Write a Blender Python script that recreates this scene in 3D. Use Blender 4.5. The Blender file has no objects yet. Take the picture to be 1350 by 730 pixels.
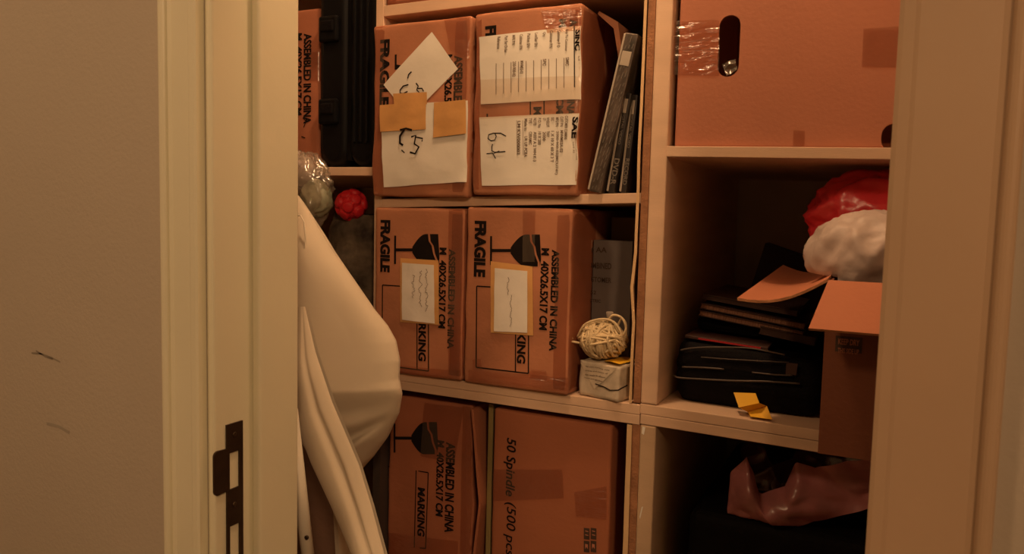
import bpy, bmesh, math, random
from mathutils import Vector, Matrix, noise
from mathutils.geometry import tessellate_polygon
PI = math.pi
sc = bpy.context.scene
COL = sc.collection
random.seed(7)

# ------------------------------------------------------------------ camera
FPX = 1000.0; YAW = math.radians(26); PITCH = math.radians(4.6); ROLL = math.radians(1.41); EYE = 1.35
Fw = Vector((-math.sin(YAW)*math.cos(PITCH), math.cos(YAW)*math.cos(PITCH), -math.sin(PITCH)))
R0 = Vector((math.cos(YAW), math.sin(YAW), 0)); U0 = R0.cross(Fw)
Rt = R0*math.cos(ROLL) + U0*math.sin(ROLL); Up = -R0*math.sin(ROLL) + U0*math.cos(ROLL)
cd = bpy.data.cameras.new('camera'); cam = bpy.data.objects.new('camera', cd); COL.objects.link(cam)
cd.sensor_width = 36; cd.lens = FPX/1350*36; cd.clip_start = 0.02
cam.matrix_world = Matrix(((Rt.x, Up.x, -Fw.x, 0), (Rt.y, Up.y, -Fw.y, 0), (Rt.z, Up.z, -Fw.z, EYE), (0, 0, 0, 1)))
cd.dof.use_dof = True; cd.dof.focus_distance = 1.2; cd.dof.aperture_fstop = 12
sc.camera = cam
EYEV = Vector((0, 0, EYE))
def ray(x, y): return Fw + Rt*((x-675)/FPX) - Up*((y-365)/FPX)
def onY(x, y, Y): r = ray(x, y); return EYEV + r*(Y/r.y)
def onX(x, y, X): r = ray(x, y); return EYEV + r*(X/r.x)
def onZ(x, y, Z): r = ray(x, y); return EYEV + r*((Z-EYE)/r.z)

# ------------------------------------------------------------------ world, lamp, exposure
w = bpy.data.worlds.new('world'); sc.world = w; w.use_nodes = True
w.node_tree.nodes['Background'].inputs[0].default_value = (0.55, 0.42, 0.3, 1)
w.node_tree.nodes['Background'].inputs[1].default_value = 0.02
sc.view_settings.view_transform = 'Standard'; sc.view_settings.look = 'None'
sc.view_settings.gamma = 1; sc.view_settings.use_curve_mapping = False
sc.view_settings.exposure = 0.0
LIGHT = (1.0, 0.60, 0.31)
def area(name, loc, target, size, power, col=LIGHT):
    l = bpy.data.lights.new(name, 'AREA'); l.shape = 'DISK'; l.size = size; l.energy = power; l.color = col
    o = bpy.data.objects.new(name, l); COL.objects.link(o); o.location = loc
    o.rotation_euler = (Vector(target)-Vector(loc)).to_track_quat('-Z', 'Y').to_euler(); return o
area('hall_lamp_light', (1.15, -1.35, 2.5), (-0.5, 0.9, 1.2), 0.30, 23)
area('hall_left_fill', (-1.05, -0.55, 2.5), (-0.85, 0.6, 1.4), 0.25, 6.8)  # added fill to brighten the left casing; no lamp known here
def bulb(name, loc, r, power, col=LIGHT):
    l = bpy.data.lights.new(name, 'POINT'); l.shadow_soft_size = r; l.energy = power; l.color = col
    o = bpy.data.objects.new(name, l); COL.objects.link(o); o.location = loc; return o
bulb('closet_bulb_light', (-0.38, 0.80, 2.30), 0.05, 18)

# ------------------------------------------------------------------ materials
def mat(name, col, rough=.6, var=.0, vs=8, bump=0.0, bs=60, spec=.4, sheen=0, metal=0, trans=0, coat=0, stretch=(1,1,1), col2=None, alpha=1, detail=5):
    m = bpy.data.materials.new(name); m.use_nodes = True; nt = m.node_tree; N = nt.nodes; L = nt.links
    b = N['Principled BSDF']; b.inputs['Base Color'].default_value = (*col, 1); b.inputs['Roughness'].default_value = rough
    b.inputs['Specular IOR Level'].default_value = spec; b.inputs['Metallic'].default_value = metal
    b.inputs['Transmission Weight'].default_value = trans; b.inputs['Coat Weight'].default_value = coat; b.inputs['Alpha'].default_value = alpha
    if sheen: b.inputs['Sheen Weight'].default_value = sheen
    tc = N.new('ShaderNodeTexCoord'); mp = N.new('ShaderNodeMapping'); L.new(tc.outputs['Object'], mp.inputs[0]); mp.inputs['Scale'].default_value = stretch
    n = N.new('ShaderNodeTexNoise'); n.inputs['Scale'].default_value = vs; n.inputs['Detail'].default_value = detail; L.new(mp.outputs[0], n.inputs[0])
    r = N.new('ShaderNodeValToRGB'); r.color_ramp.elements[0].position = .3; r.color_ramp.elements[1].position = .7
    c2 = col2 or tuple(c*(1-var) for c in col)
    r.color_ramp.elements[0].color = (*c2, 1); r.color_ramp.elements[1].color = (*[min(1, c*(1+var*.5)) for c in col], 1)
    L.new(n.outputs[0], r.inputs[0]); L.new(r.outputs[0], b.inputs['Base Color'])
    if bump:
        n2 = N.new('ShaderNodeTexNoise'); n2.inputs['Scale'].default_value = bs; n2.inputs['Detail'].default_value = 4; L.new(mp.outputs[0], n2.inputs[0])
        bp = N.new('ShaderNodeBump'); bp.inputs['Strength'].default_value = bump; bp.inputs['Distance'].default_value = .004
        L.new(n2.outputs[0], bp.inputs['Height']); L.new(bp.outputs[0], b.inputs['Normal'])
    return m
def tape_mat(name, tint, gloss, rough=.2, bump=.5, bs=40, stretch=(1, 1, 1)):
    m = bpy.data.materials.new(name); m.use_nodes = True; nt = m.node_tree; N = nt.nodes; L = nt.links
    for x in list(N):
        if x.type == 'BSDF_PRINCIPLED': N.remove(x)
    out = [x for x in N if x.type == 'OUTPUT_MATERIAL'][0]
    t = N.new('ShaderNodeBsdfTransparent'); t.inputs[0].default_value = (*tint, 1)
    g = N.new('ShaderNodeBsdfGlossy'); g.inputs['Roughness'].default_value = rough; g.inputs[0].default_value = (1, 1, 1, 1)
    d = N.new('ShaderNodeBsdfDiffuse'); d.inputs[0].default_value = (.62, .5, .4, 1)
    mx0 = N.new('ShaderNodeMixShader'); mx0.inputs[0].default_value = .06; L.new(t.outputs[0], mx0.inputs[1]); L.new(d.outputs[0], mx0.inputs[2])
    mx = N.new('ShaderNodeMixShader'); mx.inputs[0].default_value = gloss
    L.new(mx0.outputs[0], mx.inputs[1]); L.new(g.outputs[0], mx.inputs[2]); L.new(mx.outputs[0], out.inputs[0])
    tc = N.new('ShaderNodeTexCoord'); mp = N.new('ShaderNodeMapping'); mp.inputs['Scale'].default_value = stretch; L.new(tc.outputs['Object'], mp.inputs[0])
    n2 = N.new('ShaderNodeTexNoise'); n2.inputs['Scale'].default_value = bs; n2.inputs['Detail'].default_value = 3; L.new(mp.outputs[0], n2.inputs[0])
    bp = N.new('ShaderNodeBump'); bp.inputs['Strength'].default_value = bump; bp.inputs['Distance'].default_value = .004
    L.new(n2.outputs[0], bp.inputs['Height']); L.new(bp.outputs[0], g.inputs['Normal'])
    return m
M = {}
M['wall'] = mat('wall_paint', (.50, .44, .36), .75, .05, 3, .12, 220)
M['hall'] = mat('hall_paint', (.62, .57, .48), .8, .04, 3, .1, 200)
M['closet'] = mat('closet_paint', (.66, .58, .50), .85, .1, 4, .15, 120)
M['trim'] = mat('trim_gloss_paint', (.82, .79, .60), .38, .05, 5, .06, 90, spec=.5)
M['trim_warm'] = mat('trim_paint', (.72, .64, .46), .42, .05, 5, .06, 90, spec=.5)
M['trim_r'] = mat('trim_tan', (.50, .35, .23), .45, .05, 5, .05, 90, spec=.4)  # right casing, tan and darker than the left one
M['floor'] = mat('floor_laminate', (.30, .19, .10), .45, .3, 5, .05, 50, stretch=(1, 8, 1))
M['board'] = mat('shelf_board', (.70, .50, .36), .5, .12, 6, .08, 120, stretch=(1, 1, 6))
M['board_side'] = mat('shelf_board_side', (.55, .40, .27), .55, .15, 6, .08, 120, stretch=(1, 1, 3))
M['shaded_board'] = mat('shaded_upright_board', (.05, .035, .030), .6, .2, 8)  # cream upright in the unlit gap, its shade put into the colour
M['raw'] = mat('raw_chipboard_edge', (.36, .17, .085), .8, .35, 40, .3, 300)
M['band'] = mat('loose_edge_band', (.72, .5, .28), .5, .15, 10, .1, 90)
M['groove'] = mat('groove_dark', (.10, .05, .02), .9, .1)
M['card'] = mat('cardboard', (.50, .215, .12), .72, .26, 9, .12, 160, stretch=(1, 1, 1), spec=.25)
M['card2'] = mat('cardboard_smooth', (.48, .20, .125), .75, .10, 5, .1, 180, spec=.2)
M['card_red'] = mat('cardboard_red_brown', (.42, .16, .09), .7, .15, 6, .12, 160, spec=.25)
M['card_in'] = mat('cardboard_orange', (.52, .20, .11), .7, .08, 6, .1, 160, spec=.25)
M['card_c2'] = mat('cardboard_smooth_shaded', (.37, .135, .07), .75, .10, 5, .1, 180, spec=.2)  # darker copy of the smooth card, low shelf shade coloured in
M['card_lo'] = mat('cardboard_low_shaded', (.38, .14, .075), .7, .22, 7, .15, 160, spec=.25)  # darker copy of the card, shade of the lowest row coloured in
M['card_shaded'] = mat('cardboard_body_shaded', (.20, .075, .042), .75, .12, 6, .1, 160, spec=.2)  # shade below the open carton's flap, put into the body colour
M['card_edge'] = mat('cardboard_torn_edge', (.50, .24, .12), .9, .3, 60, .4, 200)
M['ink'] = mat('print_ink', (.014, .010, .009), .8, .2, 40, spec=.08)
M['ink_soft'] = mat('print_ink_faded', (.06, .035, .025), .7, .3, 60)
M['pen'] = mat('marker_pen', (.014, .009, .008), .8, .1, spec=.1)
M['greyink'] = mat('form_ink', (.14, .10, .075), .7, .2, 60)
M['paper'] = mat('paper_sheet', (.80, .79, .74), .75, .08, 12, .25, 30)
M['paper2'] = mat('paper_note', (.82, .80, .76), .75, .06, 12, .2, 40)
M['oldtape'] = mat('masking_tape', (.72, .40, .15), .45, .18, 18, .3, 40, spec=.5)
M['tape'] = tape_mat('clear_tape', (.84, .68, .58), .06, .25)
M['tape_light'] = tape_mat('thin_clear_tape', (.95, .90, .85), .05, .25)
M['tape_shiny'] = tape_mat('wrinkled_clear_tape', (.88, .70, .60), .09, .16, .9, 26, (1, 1, 6))
M['black'] = mat('black_plastic', (.005, .005, .006), .5, .2, 12, .1, 60, spec=.12)
M['black_fabric'] = mat('black_nylon', (.005, .004, .005), .7, .3, 30, .3, 300, spec=.12)
M['black_trim'] = mat('bag_piping', (.10, .075, .06), .4, .2, 20)
M['red'] = mat('red_rubber', (.66, .02, .03), .5, .12, 10, .1, 60)
M['redbag'] = mat('red_plastic_film', (.9, .05, .07), .3, .25, 14, .5, 26, spec=.7)
M['whitebag'] = mat('white_plastic_film', (.50, .41, .38), .5, .18, 10, .4, 30, spec=.5)
M['pinkbag'] = mat('pink_plastic_film', (.48, .17, .18), .3, .35, 9, .5, 25, spec=.6, col2=(.25, .10, .10))
M['yellow'] = mat('yellow_ribbon', (.85, .48, .03), .55, .12, 12)
M['sheet'] = mat('white_cloth', (.66, .58, .46), .8, .05, 6, .25, 14, sheen=.1)
M['shaded_cloth'] = mat('shaded_cloth_weave', (.22, .125, .085), .9, .2, 8, .3, 60)  # brown holds the shade on the lower white cloth
M['whitepl'] = mat('white_plastic', (.80, .74, .62), .35, .03, 6)
M['bluew'] = mat('enamel_tube', (.74, .70, .60), .3, .04, 6)
M['brownmetal'] = mat('bronze_steel', (.055, .032, .020), .42, .3, 30, .1, 90, metal=.5)
M['screw'] = mat('screw_steel', (.12, .08, .05), .35, .2, 30, metal=.8)
M['mottle'] = mat('mottled_blanket', (.14, .11, .075), .95, .3, 34, .8, 40, col2=(.03, .022, .018))
M['olive'] = mat('olive_card', (.28, .22, .09), .8, .2, 6)
M['greypk'] = mat('grey_printed_wrap', (.15, .13, .125), .5, .15, 8, .2, 20)
M['yarn'] = mat('cream_cord', (.72, .58, .36), .8, .2, 30, .5, 200)
M['news'] = mat('printed_wrap', (.62, .54, .43), .6, .22, 60, .4, 22)
M['greycap'] = mat('grey_cork', (.32, .27, .23), .7, .1)
M['silver'] = mat('disc_case_silver', (.13, .10, .085), .3, .6, 55, .3, 60, metal=.3, spec=.6, col2=(.03, .025, .02), stretch=(1, 1, .4))
M['casehl'] = mat('clear_case_rim', (.45, .40, .34), .25, .1, 10, spec=.6)
M['darkcase'] = mat('dark_case_spine', (.028, .024, .024), .3, .3, 20, spec=.5)
M['caseink'] = mat('spine_lettering', (.17, .15, .13), .5, .1)
M['pages'] = mat('page_edges', (.35, .19, .13), .85, .4, 60, .4, 100, stretch=(9, 1, .2), col2=(.16, .075, .05))
M['cover'] = mat('dark_cover', (.07, .035, .028), .5, .3, 10)
M['darkred'] = mat('dark_red_trim', (.30, .02, .03), .4, .1)
M['redpiping'] = mat('red_piping', (.5, .03, .04), .4, .1)
M['jamdark'] = mat('dark_folder', (.05, .03, .026), .6, .2)
M['smudge'] = mat('scuff_mark', (.33, .285, .23), .8, .2, 60)
M['smudge2'] = mat('faint_scuff', (.38, .34, .28), .8, .1, 60)
M['glass_in'] = mat('bag_contents', (.33, .33, .24), .5, .45, 16, .3, 25, col2=(.10, .12, .08))
M['void'] = mat('hole_shade', (.02, .012, .010), .9)  # dark disc painted in for the shade inside the rivet hole
# clear crinkled film
def film_mat(name, tint, fac, dcol=(.6, .55, .48)):
    m = tape_mat(name, tint, fac, .2, 1.0, 22); N = m.node_tree.nodes
    for x in N:
        if x.type == 'BSDF_DIFFUSE': x.inputs[0].default_value = (*dcol, 1)
        if x.type == 'MIX_SHADER' and x.inputs[0].default_value < .061: x.inputs[0].default_value = .16
    return m
M['film'] = film_mat('clear_plastic_film', (.9, .88, .84), .14)
M['pinkfilm'] = film_mat('pink_clear_film', (.85, .5, .48), .12, (.50, .17, .16))

# ------------------------------------------------------------------ mesh builder
class MB:
    def __init__(s): s.bm = bmesh.new(); s.mats = []
    def mi(s, m):
        m = M[m] if isinstance(m, str) else m
        if m not in s.mats: s.mats.append(m)
        return s.mats.index(m)
    def box(s, x0, x1, y0, y1, z0, z1, m, bev=0.0, mtx=None, fn=None, seg=2):
        r = bmesh.ops.create_cube(s.bm, size=1); vs = r['verts']
        for v in vs: v.co = Vector(((x0+x1)/2+v.co.x*(x1-x0), (y0+y1)/2+v.co.y*(y1-y0), (z0+z1)/2+v.co.z*(z1-z0)))
        fs = list({f for v in vs for f in v.link_faces}); k = s.mi(m)
        for f in fs: f.material_index = k
        if bev:
            es = list({e for f in fs for e in f.edges})
            rr = bmesh.ops.bevel(s.bm, geom=es, offset=bev, segments=seg, affect='EDGES', profile=.5)
            for f in rr['faces']: f.material_index = k
            vs = list({v for f in rr['faces'] for v in f.verts} | {v for v in vs if v.is_valid})
        if fn:
            for v in vs: v.co = Vector(fn(v.co))
        if mtx is not None:
            for v in vs: v.co = mtx @ v.co
        return s
    def face(s, pts, m):
        f = s.bm.faces.new([s.bm.verts.new(Vector(p)) for p in pts]); f.material_index = s.mi(m); return f
    def grid(s, fn, nu, nv, m, us=None, vs=None, flip=False, smooth=True):
        us = us or [i/nu for i in range(nu+1)]; vs = vs or [j/nv for j in range(nv+1)]; k = s.mi(m)
        g = [[s.bm.verts.new(Vector(fn(u, v))) for v in vs] for u in us]
        for i in range(len(us)-1):
            for j in range(len(vs)-1):
                q = [g[i][j], g[i+1][j], g[i+1][j+1], g[i][j+1]]
                if flip: q.reverse()
                f = s.bm.faces.new(q); f.material_index = k; f.smooth = smooth
        return s
    def loft(s, rings, m, caps=True, smooth=True, closed=True):
        k = s.mi(m); R = [[s.bm.verts.new(Vector(p)) for p in r] for r in rings]; n = len(R[0])
        for a, b in zip(R, R[1:]):
            for i in range(n if closed else n-1):
                f = s.bm.faces.new([a[i], a[(i+1) % n], b[(i+1) % n], b[i]]); f.material_index = k; f.smooth = smooth
        if caps:
            for r in (R[0][::-1], R[-1]):
                f = s.bm.faces.new(r); f.material_index = k
        return s
    def tube(s, pts, r, m, seg=8, caps=True, rf=None):
        pts = [Vector(p) for p in pts]; rings = []; up = None
        for i, p in enumerate(pts):
            t = (pts[min(i+1, len(pts)-1)]-pts[max(i-1, 0)]).normalized()
            if up is None: up = t.orthogonal().normalized()
            up = (up - t*up.dot(t)).normalized(); sd = t.cross(up); rr = r*(rf(i/(len(pts)-1)) if rf else 1)
            rings.append([p+(up*math.cos(a)+sd*math.sin(a))*rr for a in [2*PI*k/seg for k in range(seg)]])
        return s.loft(rings, m, caps)
    def prism(s, pts, y0, y1, m, mtx=None):
        """outline in x,z extruded along y"""
        k = s.mi(m); a = [Vector((p[0], y0, p[1])) for p in pts]; b = [Vector((p[0], y1, p[1])) for p in pts]
        if mtx is not None: a = [mtx @ v for v in a]; b = [mtx @ v for v in b]
        A = [s.bm.verts.new(v) for v in a]; B = [s.bm.verts.new(v) for v in b]; n = len(A)
        for q in [A, B[::-1]]+[[A[i], B[i], B[(i+1) % n], A[(i+1) % n]] for i in range(n)]:
            f = s.bm.faces.new(q); f.material_index = k
        return s
    def flat(s, pts, m, fn):
        """polygon (x,z) list mapped through fn(x,z); concave is fine"""
        k = s.mi(m); tri = tessellate_polygon([[Vector((p[0], p[1], 0)) for p in pts]])
        V = [s.bm.verts.new(Vector(fn(p[0], p[1]))) for p in pts]
        for t in tri:
            try: f = s.bm.faces.new([V[i] for i in t]); f.material_index = k
            except ValueError: pass
        return s
    def stroke(s, pts, wd, m, fn):
        """flat ribbon through (x,z) points"""
        P = [Vector((p[0], p[1])) for p in pts]; Lf = []; Rg = []
        for i, p in enumerate(P):
            t = (P[min(i+1, len(P)-1)]-P[max(i-1, 0)]); t = t.normalized() if t.length else Vector((1, 0))
            n = Vector((-t.y, t.x))*wd/2; Lf.append(p+n); Rg.append(p-n)
        for i in range(len(P)-1): s.flat([Lf[i], Lf[i+1], Rg[i+1], Rg[i]], m, fn)
        return s
    def text(s, txt, x0, x1, zt, zb, m, fn, rot=True, bold=.0, shear=0, cond=True):
        """lettering that fills the rectangle; rot=True reads top to bottom"""
        cu = bpy.data.curves.new('lettering', 'FONT'); cu.body = txt; cu.offset = bold; cu.shear = shear; cu.resolution_u = 3; cu.fill_mode = 'FRONT'
        ob = bpy.data.objects.new('lettering', cu); me = bpy.data.meshes.new_from_object(ob)
        if me.vertices:
            xs = [v.co.x for v in me.vertices]; ys = [v.co.y for v in me.vertices]; ax, bx, ay, by = min(xs), max(xs), min(ys), max(ys); k = s.mi(m)
            V = []
            for v in me.vertices:
                a = (v.co.x-ax)/(bx-ax or 1); b = (v.co.y-ay)/(by-ay or 1)
                x, z = (x0+(x1-x0)*b, zt+(zb-zt)*a) if rot else (x0+(x1-x0)*a, zb+(zt-zb)*b)
                V.append(s.bm.verts.new(Vector(fn(x, z))))
            for p in me.polygons:
                try: f = s.bm.faces.new([V[i] for i in p.vertices]); f.material_index = k
                except ValueError: pass
        bpy.data.objects.remove(ob); bpy.data.curves.remove(cu); bpy.data.meshes.remove(me); return s
    def build(s, name, parent=None, smooth=False, weld=0, org=None, label=None):
        if weld: bmesh.ops.remove_doubles(s.bm, verts=s.bm.verts, dist=weld)
        if org is not None: bmesh.ops.translate(s.bm, verts=s.bm.verts, vec=-Vector(org))
        me = bpy.data.meshes.new(name); s.bm.to_mesh(me); s.bm.free()
        for m in s.mats: me.materials.append(m)
        if smooth:
            for p in me.polygons: p.use_smooth = True
        o = bpy.data.objects.new(name, me); COL.objects.link(o)
        if parent: o.parent = parent
        if org is not None and not parent: o.location = org
        if label: o['label'] = label
        return o
def tag(o, label, cat, group=None):
    o['label'] = label; o['category'] = cat
    if group: o['group'] = group
    return o
def thing(name, label, cat, loc, group=None, rz=0):
    o = bpy.data.objects.new(name, None); COL.objects.link(o); o.location = loc; o.rotation_euler = (0, 0, rz); o.empty_display_size = .05
    return tag(o, label, cat, group)
def struct(o): o['kind'] = 'structure'; return o
def NZ(v, sc_=1, seed=0): return noise.noise(Vector(v)*sc_+Vector((seed*7.3, seed*3.1, seed*5.7)))

# ------------------------------------------------------------------ room shell
WY0, WY1 = .612, .736            # hall face and closet face of the door wall
JL, JR = -.669, .002             # jamb faces
CEIL = 2.6
def wallbox(name, x0, x1, y0, y1, z0, z1, m): return struct(MB().box(x0, x1, y0, y1, z0, z1, m).build(name))
wl = MB().box(-1.9, JL-.012, WY0, WY1, 0, CEIL, 'wall')
def wl_fn(x, z): return (x, WY0-.0006, z)
for a in ([(42, 465), (55, 466), (68, 471), (80, 477)], [(62, 558), (78, 562), (92, 570)], [(48, 462), (60, 470), (70, 473)]):
    pts = [onY(px, py, WY0) for px, py in a]
    wl.stroke([(p.x, p.z) for p in pts], .0022 if a[0][1] < 500 else .004, 'smudge' if a[0][1] < 500 else 'smudge2', wl_fn)
struct(wl.build('wall_left'))
wallbox('wall_right', JR+.010, 2.6, WY0, WY1, 0, CEIL, 'wall')
wallbox('wall_front', JL-.012, JR+.012, WY0, WY1, 2.06, CEIL, 'wall')
wallbox('wall_hall_back', -1.9, 2.6, -3.0, -2.9, 0, CEIL, 'hall')
wallbox('wall_hall_left', -2.0, -1.9, -3.0, 1.85, 0, CEIL, 'hall')
wallbox('wall_hall_right', 2.6, 2.7, -3.0, 1.85, 0, CEIL, 'hall')
wallbox('wall_closet_back', -1.9, 1.3, 1.66, 1.76, 0, CEIL, 'closet')
wallbox('wall_closet_left', -1.36, -1.28, WY1, 1.66, 0, CEIL, 'closet')
wallbox('wall_closet_right', .30, .38, WY1, 1.66, 0, CEIL, 'closet')
wallbox('floor', -2.0, 2.7, -3.0, 1.85, -.06, 0, 'floor')
wallbox('ceiling', -2.0, 2.7, -3.0, 1.85, CEIL, CEIL+.06, 'hall')

def casing(name, xin, xout, sgn):
    """moulded casing: profile across the width, extruded up. sgn=-1 : outward is -x"""
    W = abs(xout-xin); f = WY0
    prof = [(0, f), (0, f-.011), (.003, f-.0125), (.010, f-.0125), (.013, f-.0105), (W-.016, f-.0085), (W-.011, f-.0105)]
    for k in range(9):
        a = PI*k/8; prof.append((W-.0055-.0055*math.cos(a), f-.0115-.0045*math.sin(a)))
    prof += [(W, f)]
    b = MB(); zs = (0.0, 2.12)
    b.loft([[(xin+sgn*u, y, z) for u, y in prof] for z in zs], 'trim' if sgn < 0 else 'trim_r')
    o = b.build(name)
    for p in o.data.polygons: p.use_smooth = False
    return struct(o)
casing('trim_1', JL-.012, JL-.012-.0565, -1)
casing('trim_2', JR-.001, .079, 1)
b = MB()
b.box(JL-.012, JR+.012, WY0-.011, WY0, 2.0475, 2.11, 'trim', .002)
struct(b.build('trim_3'))
def jamb(name, xf, sgn, stop=True):
    o = MB().box(min(xf, xf+sgn*.012), max(xf, xf+sgn*.012), WY0, WY1, 0, 2.05, 'trim', .0025).build(name)
    struct(o)
    if not stop: return o
    st = MB().box(min(xf-sgn*.0125, xf), max(xf-sgn*.0125, xf), .668, WY1, 0, 2.05, 'trim', .004, seg=4).build('door_stop', o); return o
JB = jamb('trim_4', JL, -1); jamb('trim_5', JR, 1, False)
struct(MB().box(JL, JR, WY0, WY1, 2.05, 2.062, 'trim').build('trim_6'))
# ---- strike plate on the left jamb
sp = thing('strike_plate', 'dark bronze latch strike plate screwed to the cream door jamb', 'strike plate', (JL, .64, 1.1))
def SX(px, py): p = onX(px, py, JL); return (p.y, p.z)
yl, zt = SX(297, 560); yr, _ = SX(318.5, 556); zb = zt-.235
ly, l1 = SX(280, 596); _, l2 = SX(280, 655); hy0, h1 = SX(301, 597); hy1, h2 = SX(314, 640); _, h3 = SX(307, 691); h4 = h3-.055
X0, X1 = JL+.0002, JL+.0022
b = MB(); 
def SB(y0, y1, z0, z1): b.box(X0, X1, y0, y1, z0, z1, 'brownmetal')
SB(yl, hy0, zb, zt); SB(hy1, yr, zb, zt); SB(hy0, hy1, h1, zt); SB(hy0, hy1, h3, h2); SB(hy0, hy1, zb, h4)
o = b.build('plate', None); o.parent = sp; o.matrix_parent_inverse = Matrix.Translation(-sp.location)
b = MB(); n = 6; pts = []
rr = .006
for cy, cz, a0 in ((ly+rr, l1-rr, PI/2), (ly+rr, l2+rr, PI)):
    for k in range(n+1):
        a = a0+PI/2*k/n; pts.append((cy+rr*math.cos(a), cz+rr*math.sin(a)))
pts += [(yl, l2+.001), (yl, l1-.001)]
def lipx(y): return X1 + max(0, (ly+.004-y))*.5
b.loft([[(X0, y, z) for y, z in pts], [(X1+.0004, y, z) for y, z in pts]], 'brownmetal', smooth=False)
o = b.build('latch_lip'); o.parent = sp; o.matrix_parent_inverse = Matrix.Translation(-sp.location)
for py in (572, 664):
    y, z = SX(307.5, py); b = MB()
    b.loft([[(X1-.0002, y+.0033*math.cos(a), z+.0033*math.sin(a)) for a in [k*PI/8 for k in range(16)]], [(X1+.0009, y+.0022*math.cos(a), z+.0022*math.sin(a)) for a in [k*PI/8 for k in range(16)]]], 'screw')
    o = b.build('screw'); o.parent = sp; o.matrix_parent_inverse = Matrix.Translation(-sp.location)

# ------------------------------------------------------------------ shelving
SF = 1.05; SBK = 1.63           # front and back of the shelving
TH = .0145
def child(b, name, par, label=None):
    o = b.build(name, par, label=label); o.matrix_parent_inverse = Matrix.Translation(-par.location); return o
def tilt_board(x0, x1, zl, zr, th, m='board', y0=SF, y1=SBK):
    b = MB(); b.box(x0, x1, y0, y1, 0, th, m, .0008, fn=lambda c: (c.x, c.y, c.z+zl+(zr-zl)*(c.x-x0)/(x1-x0))); return b
XU = [-1.27, -1.2555]; XM = (-.7735, -.7585); XC = (-.3155, -.3015); XD = (-.3005, -.2770); XR = (.262, .277)
upL = thing('shelving_unit', 'cream board shelving unit of two bays, upper left, holding the fragile cartons', 'shelving', (-.8, SF, 1.068))
child(MB().box(XU[0], XU[1], SF, SBK, 1.069, 2.25, 'board'), 'upright', upL)
child(MB().box(XM[0], XM[1], SF, SBK, 1.069, 2.25, 'board', .0008), 'upright', upL)
b = MB().box(XC[0]+.003, XC[1], SF+.001, SBK, 1.085, 2.25, 'raw', .0008)
child(b, 'upright', upL, 'bare brown upright edge')
# peeling edge band on that upright
b = MB()
def bandx(z): return XC[0]-.002-.003*max(0, NZ((0, 0, z*9), 1, 2))-(.005*max(0, 1-abs(z-1.245)/.05))
b.grid(lambda u, v: (bandx(1.075+1.17*v)+.0045*u, SF-.0012-.001*u, 1.085+1.16*v), 1, 90, 'band')
b.grid(lambda u, v: (bandx(1.075+1.17*v), SF-.0012+.02*u, 1.085+1.16*v), 1, 90, 'band')
child(b, 'edge_band', upL, 'thin pale edge banding peeling off')
child(tilt_board(XM[1], XC[0]+.003, 1.671, 1.672, TH+.003), 'shelf', upL)
child(tilt_board(XM[1], XC[0]+.003, 1.3585, 1.3725, TH), 'shelf', upL)
child(tilt_board(XU[1], XM[0], 1.414, 1.4115, TH), 'shelf', upL)
child(tilt_board(XU[1], XM[0], 1.671, 1.671, TH) if False else tilt_board(XU[1], XM[0], 1.90, 1.90, TH), 'shelf', upL)
child(tilt_board(XU[0], XC[1], 1.0695, 1.0685, .0145), 'bottom_board', upL)
upR = thing('shelving_unit', 'cream board shelving unit upper right, with large handled carton and black bag', 'shelving', (0, SF, 1.07))
b = MB().box(XD[0]-.0008, XD[1], SF, SBK, 1.0855, 2.25, 'board', .0025)
child(b, 'upright', upR)
child(MB().box(XR[0], XR[1], SF, SBK, 1.0855, 2.25, 'board'), 'upright', upR)
child(tilt_board(XD[1]-.001, XR[0], 1.4375, 1.424, .0145), 'shelf', upR)
child(tilt_board(XD[0]-.0008, XR[1], 1.0705, 1.0625, .0145), 'bottom_board', upR)
child(tilt_board(XD[1], XR[0], 1.95, 1.95, .0145), 'shelf', upR)
loL = thing('shelving_unit', 'cream board shelving unit lower left, beneath the fragile cartons', 'shelving', (-.8, SF, 0))
child(tilt_board(XU[0], XC[1], 1.0545, 1.0535, .0145), 'top_board', loL)
for a, c, m_ in ((XU[0], XU[1], 'board'), (*XM, 'shaded_board')): child(MB().box(a, c, SF+.004, SBK, 0, 1.0535, m_), 'upright', loL)
child(MB().box(XC[0]+.003, XC[1]+.001, SF+.001, SBK, 0, 1.0530, 'raw'), 'upright', loL, 'bare brown upright edge')
b = MB()
b.grid(lambda u, v: (XC[0]-.0035+.002*NZ((v*3, 0, 0), 4, 5)+.0075*u, SF-.0015, 1.0525*v), 1, 60, 'band')
b.grid(lambda u, v: (XC[0]-.0035+.002*NZ((v*3, 0, 0), 4, 5), SF-.0015+.02*u, 1.0525*v), 1, 60, 'band')
child(b, 'edge_band', loL, 'thin pale edge banding')
for z in (.06, .70):
    child(tilt_board(XM[1], XC[0]+.003, z, z, TH), 'shelf', loL); child(tilt_board(XU[1], XM[0], z, z, TH), 'shelf', loL)
loR = thing('shelving_unit', 'cream board shelving unit lower right, dark inside with pink bag', 'shelving', (0, SF, 0))
child(tilt_board(XD[0], XR[1], 1.0555, 1.0470, .0145), 'top_board', loR)
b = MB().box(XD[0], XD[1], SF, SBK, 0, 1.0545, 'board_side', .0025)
child(b, 'upright', loR); child(MB().box(XR[0], XR[1], SF, SBK, 0, 1.0465, 'board'), 'upright', loR)
for q_ in ([(847, 562), (851, 563), (849, 573), (846, 571)], [(846, 668), (848, 667), (844, 684), (843, 681)]):
    b = MB(); b.flat([(onY(*p_, SF).x, onY(*p_, SF).z) for p_ in q_], 'paper', lambda x, z: (x, SF-.0005, z)); child(b, 'paint_chip', loR, 'pale torn chip on the upright')
for z in (.06, .66): child(tilt_board(XD[1], XR[0], z, z, TH), 'shelf', loR)

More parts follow.
